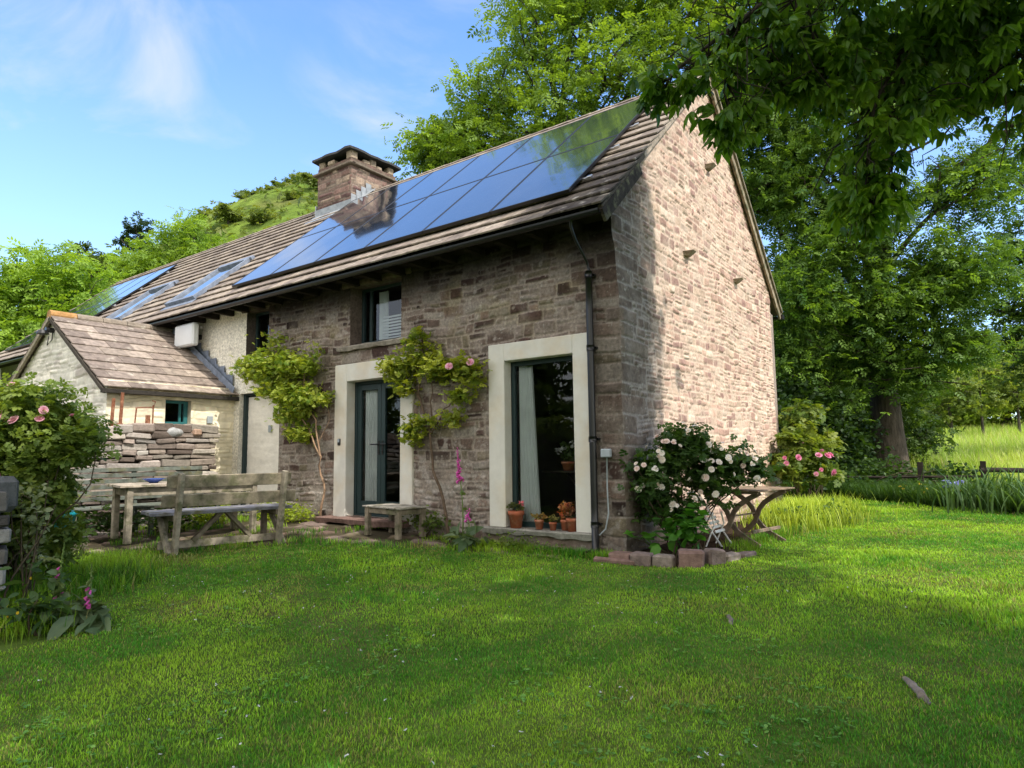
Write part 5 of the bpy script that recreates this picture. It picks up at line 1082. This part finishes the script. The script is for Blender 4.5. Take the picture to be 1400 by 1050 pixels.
# overhanging tree ---------------------------------------------------
rng = np.random.default_rng(15); t = empty('overhanging_tree', (7.6, -3.6, gzf(7.6, -3.6)), 'large leaved tree whose dark branches hang into the top right of the view', 'tree')
lowb = [(1.5, -2.0, 3.92, .22, .22, .12, 2), (1.72, -1.9, 4.08, .25, .25, .2), (2.0, -1.8, 4.3, .35, .3, .3), (1.93, -1.72, 3.66, .2, .2, .16, 3), (2.35, -1.5, 4.3, .5, .4, .38), (2.2, -1.55, 3.98, .3, .3, .18), (2.7, -1.25, 4.35, .55, .45, .5), (2.6, -1.3, 3.85, .38, .35, .25), (2.85, -1.0, 3.5, .3, .3, .35), (2.8, -.96, 3.1, .2, .2, .34, 3.2), (2.83, -.95, 2.85, .12, .12, .2, 4), (3.2, -.8, 4.3, .6, .45, .5), (3.15, -.8, 3.8, .35, .35, .25), (3.65, -.5, 4.35, .6, .5, .5), (3.6, -.5, 3.9, .35, .35, .22), (4.1, -.2, 4.3, .5, .5, .55), (4.0, -.2, 3.75, .3, .3, .3, .8), (4.8, .1, 4.6, .8, .7, .8), (2.9, -1.4, 5.1, .9, .7, .5, .7), (3.9, -.5, 5.3, 1, .8, .6, .7)]
upb = [(4.4, -1.3, 6.6, 2.1, 1.8, 1.3), (6.5, -3, 8.2, 2.5, 2.2, 2), (3.6, -4, 6.6, 2.0, 1.7, 1.1), (5, -5.8, 7.2, 2.2, 1.8, 1.5, .6), (1.6, -4.3, 6.3, 1.4, 1.3, .8), (7.5, -.9, 7, 1.9, 1.5, 1.5), (8, -5, 8.8, 2.4, 2.2, 2.2, .6), (5.2, -.8, 9.2, 1.9, 1.5, 1.4), (3.2, -2.4, 8.6, 1.8, 1.5, 1.1), (2.2, -5.8, 7, 1.6, 1.4, .9, .4), (6.2, -2.2, 11, 2, 1.8, 1.4), (5.2, .1, 5.2, 1.2, .8, .9), (4.5, .2, 6.4, 1.5, .9, 1.2, 1.3), (5.6, .5, 8.2, 1.5, .9, 1.3, 1.3), (6.8, .7, 9.8, 1.5, 1, 1.2, 1.3), (3.2, .3, 5.9, .9, .7, .6, 1.3), (4.5, .9, 7.6, 1.2, .7, 1.3, 2), (5.6, 1.2, 9.6, 1.3, .75, 1.3, 2), (3.7, .7, 6.1, .8, .6, .5, 2), (6.6, 1.4, 11.2, 1.2, .7, 1, 2), (10, -3, 8, 2.2, 2.2, 1.6), (11.6, -4.8, 7.4, 2, 2, 1.5), (10.2, -1.2, 7.4, 1.9, 1.6, 1.3), (12, -2.4, 10, 2.2, 2, 1.6), (8.8, -6, 6.4, 1.8, 1.6, 1.2), (0.4, -6.2, 6.6, 1.4, 1.2, .8, .4)]
b = MB(); leafcloud(b, lowb, PALM, .14, 3700, rng, (.02, .075, .01), (.16, .29, .025), clump=.2, nper=6, tilt=.55, shell=.5)
upb = [(u[0], u[1] - .291 * u[2], *u[2:]) for u in upb] + [(4.5, -.7, 6.8, 1.1, .55, 1.2, 2), (4.9, -.75, 9, 1.2, .6, 1.3, 2), (5.3, -.85, 11, 1.2, .6, 1, 2)]
leafcloud(b, upb, PALM, .23, 17000, rng, (.02, .06, .01), (.06, .13, .015), clump=.5, nper=9, tilt=.6, shell=.6); b.build('crown', M['gloss_leaf'], t)
b = MB(); z0 = gzf(7.6, -3.6); tp = [(7.6, -3.6, z0 - .2), (7.55, -3.55, 1), (7.4, -3.4, 2.6), (7.2, -3.3, 4.2), (6.8, -3.1, 6), (6.4, -2.9, 8)]; b.tube(tp, [.5, .36, .32, .28, .22, .12], 16, (.09, .075, .06))
trunk = b
def limb(st, pts, r0, subs, seed):
    g = np.random.default_rng(seed); P_ = np.array([st] + pts, float); q_ = []
    for i in range(len(P_) - 1): q_.append(curve(P_[i], P_[i + 1], 5, .03, g)[:-1])
    q_ = np.concatenate(q_ + [P_[-1:]]); trunk.tube(q_, np.linspace(r0, .012, len(q_)), 7, (.05, .042, .035), False)
    for e in subs:
        i = np.argmin(np.linalg.norm(q_ - np.array(e[:3]) + np.array([-.3, .2, -.3]), axis=1)); c = np.array(e[:3]); S = curve(q_[i], c, 6, .08, g, -.05); trunk.tube(S, np.linspace(.02, .007, 6), 5, (.045, .04, .03), False)
        for _ in range(14):
            j = g.integers(2, 6); ee = c + g.normal(size=3) * np.array(e[3:6]) * .8; trunk.tube(curve(S[j], ee, 4, .1, g), np.linspace(.008, .003, 4), 4, (.045, .04, .03), False)
limb((7.2, -3.3, 4.2), [(5.8, -2.4, 5.4), (4.2, -1.6, 5.3), (2.8, -1.5, 4.9), (1.7, -1.9, 4.2)], .12, lowb[:8] + lowb[18:19], 1)
limb((7.1, -3.2, 4.8), [(6, -1.6, 5.8), (4.6, -.7, 5.5), (3.5, -.7, 4.8), (2.95, -.95, 3.9)], .11, lowb[8:13] + lowb[19:], 2)
limb((7.2, -3.3, 4.4), [(6.4, -1.2, 5.2), (5.2, -.1, 5.0), (4.0, -.2, 4.3)], .1, lowb[13:18], 3)
for k, u in enumerate(upb): limb((6.9, -3.15, 5.5), [tuple(np.array(u[:3]) * .5 + np.array((6.9, -3.1, 6.2)) * .5), u[:3]], .12, [u], 10 + k)
trunk.build('trunk', M['bark'], t, True)

# ------------------------------------------------------------------ shrubs and climbers
def shrub(name, label, cat, loc, blobs, T, size, n, ca, cb, seed, stems=10, group=None, fl=None, nfl=0, fr=.04, fcols=None, flz=0., clump=.16, nper=8, tilt=.9, leafm='leaf', fn='flower', shell=.5, stemc=(.07, .055, .035), foot=None):
    rng = np.random.default_rng(seed); t = empty(name, loc, label, cat, group); b = MB(); leafcloud(b, blobs, T, size, n, rng, ca, cb, clump=clump, nper=nper, tilt=tilt, shell=shell); b.build('foliage', M[leafm], t)
    s_ = MB()
    for k in range(stems):
        bb = blobs[rng.integers(len(blobs))]; e = np.array(bb[:3]) + rng.normal(size=3) * np.array(bb[3:6]) * .5; st = np.array(foot[rng.integers(len(foot))] if foot else loc) + [rng.normal() * .06, rng.normal() * .06, -.03]
        L_ = curve(st, e, 8, .06, rng, .05); s_.tube(L_, np.linspace(.012, .004, 8), 5, stemc, False)
    if stems: s_.build('stems', M['twig'], t, True)
    if nfl:
        protos = []
        for k in range(4):
            f = MB(); flower_head(f, rng, fr, fcols, 3, 6); protos.append(f)
        me = []
        wts = np.array([bb[3] * bb[4] for bb in blobs]); wts /= wts.sum()
        for k in range(nfl):
            bb = blobs[rng.choice(len(blobs), p=wts)]; d = rng.normal(size=3); d = d + np.array([.55, -.75, .25 + flz]) * 1.3; d /= np.linalg.norm(d); p = np.array(bb[:3]) + d * np.array(bb[3:6]) * rng.uniform(.95, 1.12)
            f = protos[k % 4]
            if k < 4: o = f.build(fn, M['petal'], t); me.append(o)
            else:
                o = me[k % 4].copy(); COL.objects.link(o)
            o.parent = t; o.location = Vector(p) - Vector(loc); q_ = Vector(d).to_track_quat('Z', 'Y').to_euler(); o.rotation_euler = q_; s2 = rng.uniform(.6, 1.2); o.scale = (s2,) * 3
    return t
RG1, RG2 = (.03, .075, .015), (.1, .17, .03)
WHITE = ((.92, .86, .78), (.94, .9, .85), (.92, .78, .7)); PINK = ((.82, .36, .52), (.86, .48, .62), (.75, .25, .42))
z0 = gzf(.5, .6)
shrub('white_rose_bush', 'rose bush covered in cream white flowers at the foot of the gable corner', 'rose bush', (.5, .55, z0), [(.22, .35, .42, .32, .3, .38), (.35, .4, .8, .3, .28, .28), (.55, .6, .98, .32, .35, .24), (.7, .8, .55, .32, .35, .36), (.85, .95, .78, .36, .4, .22), (1.1, 1.15, .66, .3, .3, .17, .8), (.2, .1, .62, .2, .2, .25, .7), (.45, .45, .2, .3, .25, .25, .8)], ROSE, .085, 2600, (.02, .055, .012), (.075, .14, .028), 70, 22, nfl=78, fr=.038, fcols=WHITE, foot=[(.35, .5, z0), (.6, .6, z0), (.5, .5, z0)], flz=.2)
shrub('pink_rose_bush', 'loose pink rose bush at the far end of the gable wall', 'rose bush', (.5, 6.3, -.3), [(.35, 6.2, .65, .3, .4, .35), (.75, 6.5, .55, .38, .4, .32), (.4, 6.5, 1.1, .32, .4, .3), (.75, 6.7, 1.0, .25, .3, .2, .6)], ROSE, .13, 950, (.06, .12, .015), (.22, .27, .05), 71, 14, nfl=12, fr=.06, fcols=PINK)
shrub('photinia_bush', 'tall loose shrub with orange tinted tips against the far end of the gable', 'shrub', (.45, 7.2, -.3), [(.3, 7.2, 1.5, .4, .5, .35), (.5, 7.4, 1.75, .25, .4, .22), (.6, 7.6, 1.0, .45, .5, .5)], ROSE, .14, 560, (.05, .12, .02), (.24, .27, .05), 72, 9)
shrub('shade_bush', 'very dark evergreen undergrowth in the shade left of the big ash trunk', 'bush', (-.2, 13.6, -.3), [(-.9, 12.6, .5, 1.0, .8, .9), (0, 14.2, .6, .9, .8, .9), (-.4, 14, 1.7, 1.0, .8, .8), (.1, 15.6, 1.2, .8, .8, 1.0), (-1.2, 13.6, 2.4, .9, .8, .8), (-.2, 12.4, .0, .9, .7, .4), (-1.4, 12.4, 1.6, .8, .8, .9)], OVAL, .16, 5200, (.01, .03, .008), (.05, .1, .02), 97, 8, clump=.3)  # bush added with under-ash deep shade painted into its leaves
shrub('border_plants', 'dark leafy plants along the shaded far lawn edge at the ash foot', 'plants', (.6, 11.4, -.3), [(.2, 11.2, .0, .9, .6, .4), (1.4, 10.8, -.05, .8, .5, .3), (1.0, 13.2, .2, 1, .8, .5), (2.4, 13, .1, .9, .7, .5), (3.4, 10.4, .0, .8, .5, .35), (4.6, 9.4, .0, .8, .5, .35)], OVAL, .11, 4200, (.015, .045, .01), (.07, .13, .025), 98, 8, clump=.2)
# climbing roses on the front wall
shrub('climbing_rose', 'broad yellow green climbing rose between the side door and the double door', 'climbing rose', (-5.45, -.12, -.1), [(-7.2, -.3, 2.5, .3, .2, .24), (-6.75, -.3, 2.5, .4, .25, .3), (-6.2, -.28, 2.45, .4, .22, .26), (-5.7, -.25, 2.45, .3, .2, .2), (-6.6, -.3, 2.15, .3, .2, .2), (-6.15, -.28, 1.98, .42, .22, .22), (-5.65, -.26, 1.9, .35, .2, .2), (-5.3, -.22, 1.86, .22, .15, .1), (-6.0, -.25, 1.62, .38, .2, .2), (-5.85, -.22, 1.3, .32, .16, .15), (-6.5, -.25, 2.9, .16, .1, .14, .6), (-5.5, -.2, 2.66, .13, .1, .14, .5)], ROSE, .062, 5600, (.1, .2, .025), (.4, .44, .07), 73, 0)
b = MB(); g = np.random.default_rng(3); ST = (.3, .2, .13)
for pts, r0 in (([(-5.42, -.1, -.12), (-5.3, -.12, .35), (-5.38, -.14, .9), (-5.62, -.15, 1.25), (-6.0, -.2, 1.7), (-6.6, -.22, 2.3)], .022), ([(-5.4, -.14, .9), (-5.5, -.16, 1.5), (-5.8, -.2, 2.0), (-5.7, -.2, 2.5)], .014), ([(-5.62, -.15, 1.25), (-6.2, -.18, 1.35), (-6.5, -.2, 1.9)], .012), ([(-5.45, -.14, 1.1), (-5.2, -.12, 1.5), (-5.3, -.15, 1.85)], .008)):
    P_ = np.array(pts); q_ = np.concatenate([curve(P_[i], P_[i + 1], 5, .04, g)[:-1] for i in range(len(P_) - 1)] + [P_[-1:]]); b.tube(q_, np.linspace(r0, r0 * .4, len(q_)), 7, ST, False)
b.build('main_stem', M['twig'], [o for o in COL.objects if o.name == 'climbing_rose'][0], True)
t2 = shrub('climbing_rose', 'slender climbing rose with two pink flowers between the double door and the tall window', 'climbing rose', (-2.66, -.12, -.16), [(-3.55, -.22, 2.2, .22, .15, .2), (-3.45, -.2, 1.9, .15, .12, .18), (-3.1, -.22, 2.35, .3, .15, .16), (-3.12, -.2, 2.62, .14, .1, .14), (-2.75, -.2, 2.1, .3, .14, .16), (-2.3, -.18, 2.12, .26, .12, .14), (-2.15, -.16, 1.9, .15, .1, .14), (-2.4, -.16, 1.7, .13, .1, .1), (-3.1, -.2, 1.35, .16, .1, .12), (-3.28, -.2, 1.22, .1, .1, .14), (-2.9, -.18, 1.4, .12, .08, .08, .6), (-2.5, -.16, 1.42, .13, .1, .1)], ROSE, .078, 1700, (.09, .17, .025), (.36, .38, .05), 74, 0)
f = MB(); rg = np.random.default_rng(4); flower_head(f, rg, .055, PINK, 3, 6); f1 = f.build('flower', M['petal'], t2); f1.location = Vector((-2.42, -.34, 2.1)) - t2.location; f1.rotation_euler = (1.2, 0, .5); f2 = f1.copy(); COL.objects.link(f2); f2.location = Vector((-2.08, -.3, 2.13)) - t2.location
b = MB(); ST = (.12, .085, .06)
for pts, r0 in (([(-2.62, -.14, -.2), (-2.72, -.14, .3), (-2.92, -.13, .8), (-2.98, -.13, 1.3), (-3.2, -.14, 1.8), (-3.1, -.15, 2.3), (-3.1, -.16, 2.6)], .024), ([(-2.96, -.13, 1.2), (-2.7, -.13, 1.55), (-2.4, -.14, 1.8), (-2.3, -.15, 2.1)], .012), ([(-3.18, -.14, 1.7), (-3.4, -.15, 1.95), (-3.55, -.16, 2.2)], .01), ([(-2.97, -.13, 1.3), (-2.93, -.12, 1.8), (-2.95, -.13, 2.3)], .012)):
    P_ = np.array(pts); q_ = np.concatenate([curve(P_[i], P_[i + 1], 5, .04, g)[:-1] for i in range(len(P_) - 1)] + [P_[-1:]]); b.tube(q_, np.linspace(r0, r0 * .4, len(q_)), 7, ST, False)
b.build('main_stem', M['twig'], t2, True)
shrub('rose_shrub', 'large bushy rose shrub with few pink blooms over the garden wall at left', 'rose bush', (-4.1, -4.55, gzf(-4.1, -4.5)), [(-4.4, -4.85, 1.25, .5, .45, .42), (-4.05, -4.6, 1.35, .42, .42, .32), (-3.95, -4.5, 1.05, .42, .4, .32), (-3.75, -4.35, 1.1, .34, .32, .24), (-4.5, -4.9, .85, .4, .4, .35), (-4.1, -4.65, .75, .36, .35, .3), (-3.9, -4.45, .62, .26, .25, .2, .7), (-5, -5.1, 1.15, .5, .5, .5), (-4.3, -4.55, .35, .45, .35, .35), (-4.8, -4.6, .25, .5, .4, .4), (-4.0, -4.35, .1, .25, .25, .25, .7)], ROSE, .075, 11500, (.04, .095, .016), (.24, .31, .06), 75, 16, nfl=26, flz=.5, fr=.055, fcols=((.72, .35, .45), (.75, .42, .5)), clump=.14)
# variegated creeper over the end of the garden wall
shrub('creeper', 'pale leaved creeper trailing over the end of the garden wall', 'creeper', (-3.1, -4.95, gzf(-3.1, -4.9)), [(-3.35, -4.75, .3, .14, .14, .3), (-3.2, -4.8, -.02, .14, .12, .16), (-3.5, -4.8, .6, .15, .15, .16)], OVAL, .06, 330, (.1, .15, .05), (.32, .36, .22), 76, 8, clump=.08)
# yellow green plants
YG1, YG2 = (.16, .24, .02), (.34, .42, .04)
shrub('golden_herb', 'low bright yellow green herb against the wall left of the door step', 'herb', (-5.75, -.4, -.12), [(-5.75, -.35, -.0, .36, .22, .13), (-6.3, -.4, 0, .4, .25, .16)], OVAL, .045, 1500, YG1, YG2, 77, 0)
shrub('golden_herb', 'yellow green herb seen below and behind the seat of the backed bench', 'herb', (-7.0, -1.0, -.15), [(-7.0, -1.0, .08, .4, .4, .2), (-6.5, -1.3, .0, .35, .3, .14)], OVAL, .05, 1200, YG1, YG2, 78, 0)
shrub('low_plant', 'low green plant at the foot of the climbing rose behind the small table', 'plant', (-2.95, -.25, -.2), [(-2.9, -.2, -.03, .25, .12, .15), (-3.1, -.22, .06, .12, .1, .12)], OVAL, .06, 330, (.05, .1, .02), (.16, .22, .05), 79, 3)
shrub('low_plant', 'small weedy plant growing under the tall window sill', 'plant', (-1.5, -.22, -.28), [(-1.45, -.2, -.22, .3, .08, .07), (-.9, -.2, -.24, .12, .06, .04, .6)], OVAL, .04, 420, (.06, .12, .02), (.2, .26, .07), 80, 2)
shrub('squash_plant', 'large round leaved green plant in the stone edged bed', 'plant', (.55, .1, z0), [(.62, .05, .0, .3, .2, .16), (.2, -.05, -.05, .16, .14, .12), (.75, .2, .1, .16, .18, .16)], OVAL, .15, 150, (.03, .12, .012), (.09, .24, .025), 81, 10, clump=.1, tilt=.6, nper=4)
shrub('lady_mantle', 'dark leaved low plant along the near edge of the long grass clump', 'plant', (.95, 4.0, -.3), [(1.0, 3.9, -.12, .35, .35, .15), (1.3, 4.6, -.12, .3, .4, .14)], OVAL, .07, 800, (.03, .08, .02), (.1, .18, .05), 82, 3)
shrub('yellow_flower_clump', 'leafy clump with small yellow flowers at the far lawn edge left of the irises', 'plant', (2.25, 9.6, -.3), [(2.2, 9.6, -.05, .4, .4, .22), (2.7, 9.3, -.1, .35, .3, .2), (1.8, 10, -.1, .3, .3, .18)], OVAL, .08, 900, (.03, .08, .015), (.12, .19, .03), 83, 5, nfl=18, fr=.03, fcols=((.75, .6, .08),))
shrub('wall_shrub', 'dark green leafy plants under the slatted bench and table', 'plant', (-6.9, -1.9, -.2), [(-6.8, -1.9, -.02, .35, .9, .16), (-6.9, -2.8, .0, .3, .5, .18)], OVAL, .07, 1100, (.02, .055, .012), (.08, .14, .03), 84, 3)
shrub('tub_plants', 'leafy plants with a spike of yellow flowers growing in the turquoise tub', 'plant', (tx, ty, tz + .47), [(tx, ty, tz + .62, .26, .26, .12), (tx + .1, ty + .1, tz + .8, .2, .2, .15)], OVAL, .07, 330, (.12, .18, .03), (.35, .38, .12), 85, 8)
def fern(name, label, cat, loc, n, hh, seed, spread=.5, w=.02, ca=(.1, .2, .02), cb=(.26, .34, .05), group=None, droop=.6, wm=1, rad=.2, ry=None):
    """clump of long arching ribbon leaves"""
    rng = np.random.default_rng(seed); t = empty(name, loc, label, cat, group); b = MB(); m = 6; s_ = np.linspace(0, 1, m)
    for k in range(n):
        a = rng.random() * 2 * PI; h = hh * rng.uniform(.5, 1.1); o_ = spread * rng.uniform(.2, 1.); bx = loc[0] + rng.normal() * rad; by = loc[1] + rng.normal() * (ry or rad); bz = gzf(bx, by) - .02
        d = np.array([math.cos(a), math.sin(a)]); r_ = o_ * s_ ** 1.7 * hh; z = h * (s_ * 1.25 - droop * rng.uniform(.2, 1) * s_ ** 3); ww = w * wm * (1 - s_ ** 2.5) * .5 * rng.uniform(.7, 1.3) + .0006
        c = np.stack([bx + d[0] * r_, by + d[1] * r_, bz + z], 1); sd_ = np.array([-d[1], d[0], 0]); G = np.stack([c - sd_ * ww[:, None], c + sd_ * ww[:, None]], 1)
        cl = np.array(ca) + (np.array(cb) - np.array(ca)) * rng.random(); b.grid(G, np.tile(cl, (m, 2, 1)) * (.6 + .5 * s_)[:, None, None])
    b.build('leaves', M['grass'], t); return t
fern('grass_clump', 'rounded mound of long bright grass behind the folding table', 'grass clump', (.95, 4.9, -.3), 5600, .4, 90, .62, .011, ca=(.2, .32, .03), cb=(.5, .6, .08), rad=.3, ry=.8)
fern('iris_clump', 'big clump of long arching iris leaves at the right edge of the lawn', 'iris clump', (3.6, 8.3, -.3), 330, .85, 91, .75, .032, ca=(.04, .1, .025), cb=(.14, .24, .08), droop=.7, rad=.5, ry=.4)
t = fern('iris_clump', 'smaller iris clump with pale blue flowers left of the big iris clump', 'iris clump', (2.9, 9.4, -.3), 110, .6, 92, .6, .026, ca=(.04, .1, .025), cb=(.12, .2, .06), rad=.25)
for k in range(5):
    f = MB(); rg = np.random.default_rng(50 + k); p = (2.85 + rg.normal() * .2, 9.2 + rg.normal() * .2, .12 + rg.random() * .2)
    for _ in range(3): flower_head(f, rg, .05, ((.3, .32, .7), (.4, .42, .75)), 2, 4, np.array(p) + rg.normal(size=3) * .02, randrot(1, rg, .8)[0])
    f.build('flower', M['petal'], t)
fern('grass_tuft', 'dark tuft of longer grass on the left lawn edge below the bench', 'grass tuft', (-3.75, -3.9, -.3), 260, .2, 93, .6, .009, ca=(.04, .11, .015), cb=(.1, .2, .03), rad=.16)
fern('weed_clump', 'pale dry weed tuft on the paving in front of the bench post', 'weed', (-4.15, -3.2, -.3), 160, .13, 94, .8, .009, ca=(.16, .2, .05), cb=(.34, .36, .12), rad=.16)
def foxglove(label, x, y, h, seed, spike, fade=0., lean=(0, 0), group=None):
    rng = np.random.default_rng(seed); z = gzf(x, y); t = empty('foxglove', (x, y, z), label, 'foxglove', group); b = MB(); s_ = np.linspace(0, 1, 9)
    P_ = np.stack([x + lean[0] * s_ ** 2 + .02 * np.sin(s_ * 5), y + lean[1] * s_ ** 2, z + h * s_], 1); b.tube(P_, np.linspace(.011, .004, 9), 6, (.12, .18, .05))
    b.build('stem', M['twig'], t, True)
    b = MB(); n = 16; a = rng.random(n) * 6.3; R = randrot(n, rng, .5); leafcloud(b, [(x, y, z + .1, .16, .16, .1)], leaf_t(.45, 3, .2, .4), .22, 26, rng, (.06, .11, .05), (.2, .26, .14), clump=.12, nper=5, tilt=.8)
    for k in range(9): 
        q_ = P_[1 + k % 5]; b.inst(*OVAL, randrot(1, rng, .9), q_[None], .1, np.array([(.12, .18, .08)]))
    b.build('leaves', M['leaf'], t)
    nb = int(spike[1]); f = MB(); bell = MB(); 
    for k in range(nb):
        u = spike[0] + (1 - spike[0]) * k / nb; i = u * 8; p = P_[int(i)] + (P_[min(8, int(i) + 1)] - P_[int(i)]) * (i % 1); a = rng.normal(0, 1.2) - .9; s2 = (1 - .75 * k / nb)
        d = np.array([math.cos(a), math.sin(a), -.9]); d /= np.linalg.norm(d); L_ = .062 * s2
        c = np.array((.72, .13, .5)) * rng.uniform(.8, 1.1) if rng.random() > fade else np.array((.14, .2, .06)); 
        if k > nb * spike[2]: c = np.array((.16, .24, .06)); L_ *= .4
        f.tube([p + d * .006, p + d * L_ * .5, p + d * L_, p + d * L_ * 1.12], [.004 * s2 + .001, .011 * s2 + .001, .014 * s2 + .001, .018 * s2 + .001], 7, c, False)
    f.build('bells', M['petal'], t, True); return t
foxglove('tall foxglove with magenta bells beside the tall window surround', -2.2, -.34, 1.3, 1, (.66, 40, 1.1), lean=(-.06, 0))
foxglove('shorter foxglove with two small magenta bell clusters beneath the tall one', -2.05, -.4, .52, 2, (.72, 12, 1.2), lean=(.03, 0))
foxglove('faded foxglove spike leaning at the foot of the garden wall', -2.72, -4.78, .68, 3, (.35, 26, .6), .75, lean=(.04, .03))
foxglove('second faded foxglove with its last bells, right of the garden wall foot', -2.55, -4.6, .5, 4, (.4, 22, .7), .6, lean=(.02, 0))
shrub('dock_plant', 'broad leaved dark weed at the foot of the garden wall', 'weed', (-2.6, -4.95, gzf(-2.6, -4.95)), [(-2.65, -4.95, -.25, .22, .2, .14), (-2.75, -4.85, -.05, .16, .15, .15)], leaf_t(.42, 3, .2, .3), .12, 150, (.02, .055, .015), (.07, .13, .035), 95, 3, tilt=.8, nfl=4, fr=.01, fcols=((.8, .6, .05),))
# bed edging stones
for k, (x, y, w_2, d_, h_, rz, lab) in enumerate(((.1, -.34, .26, .15, .13, .0, 'flat reddish edging stone nearest the downpipe'), (.36, -.38, .24, .15, .15, .05, 'second edging stone of the flower bed from the corner'), (.6, -.36, .22, .15, .14, -.05, 'third edging stone of the flower bed from the corner'), (.86, -.26, .27, .2, .19, .35, 'largest squared edging stone at the bend of the bed'), (1.02, -.02, .2, .16, .17, .9, 'edging stone just past the bend of the bed'), (1.1, .26, .24, .14, .1, 1.3, 'low flat edging stone near the crossed leg table'), (.05, -.42, .5, .1, .07, 0, 'long low kerb slab at the foot of the corner'), (1.14, .62, .3, .16, .07, 1.4, 'farthest flat slab of the bed edge'))):
    b = MB(); g_ = np.random.default_rng(k); b.box((x, y, gzf(x, y) + h_ / 2 - .02), (w_2, d_, h_), rz=rz, ch=.022, col=np.array(((.2, .13, .11), (.17, .13, .115), (.23, .19, .16))[k % 3])); b.V[-1] += g_.normal(size=b.V[-1].shape) * .006
    tag(b.build('edging_stone', M['mulch']), lab, 'edging stone', 'stones edging the flower bed')
xs = np.linspace(.0, 1.15, 30); ys = np.linspace(-.42, 6.6, 120); X, Y = np.meshgrid(xs, ys, indexing='ij'); Zb = gz(X, Y) + .03 + .02 * fbm(X * 6, Y * 6, 120, 3) - .06 * ss(.8, 1.15, X) - .05 * ss(-.3, -.42, Y)
b = MB(); b.grid(np.stack([X, Y, Zb], -1), np.full(X.shape + (3,), 1.)); tag(b.build('flower_bed', M['soil'], smooth=True), kind='structure')
# exposed roots and dead wood lying in the lawn
def root(x, y, L_, r_, rz, lab, seed, cat='root'):
    g_ = np.random.default_rng(seed); n = 12; s_ = np.linspace(-.5, .5, n); px = x + np.cos(rz) * s_ * L_; py = y + np.sin(rz) * s_ * L_ + .012 * g_.normal(size=n); pz = gz(px, py) - r_ * .1 + r_ * .5 * np.cos(s_ * 2.8)
    b = MB(); b.tube(np.stack([px, py, pz], 1), r_ * (1 - 2.2 * s_ ** 2) * (1 + .25 * g_.normal(size=n)), 9, (.24, .2, .165)); b.tube(np.stack([px, py + r_ * 1.1, pz - .006], 1)[2:-2], r_ * .5, 7, (.1, .075, .06))
    tag(b.build('exposed_root', M['bark'], smooth=True), lab, cat)
root(3.06, -2.75, .36, .024, 1.98, 'pale piece of exposed root lying in the right of the lawn', 1); root(1.8, -1.95, .26, .018, 2.0, 'small brown exposed root in the middle of the lawn', 2); root(2.35, -4.3, .55, .016, .5, 'thin exposed root at the bottom of the lawn', 3)
# fence and posts
t = empty('post_and_rail_fence', (2.6, 12.4, -.3), 'dark wooden post and rail fence at the edge of the meadow', 'fence')
for k, (x, y) in enumerate(((2.0, 12.0), (3.25, 12.7), (5.2, 13.6))):
    b = MB(); z = gzf(x, y); b.bar((x, y, z - .1), (x + .02, y, z + .85), .12, .1, up=(0, 1, 0), col=(.8, .8, .8)); b.build('post', M['darkwood'], t)
b = MB(); b.tube(curve((3.2, 12.66, .38), (5.4, 13.7, .3), 10, .02, g), .06, 8); b.tube(curve((-.6, 11.6, .25), (3.2, 12.66, .22), 10, .01, g), .03, 8); b.build('rail', M['darkwood'], t, True)
b = MB(); z = gzf(2.35, 11.2); b.tube([(2.35, 11.2, z - .1), (2.35, 11.2, z + .44)], .055, 10, (.3, .24, .15)); tag(b.build('stake', M['oldwood'], smooth=True), 'short pale wooden stake between the big ash trunk and the irises', 'stake')
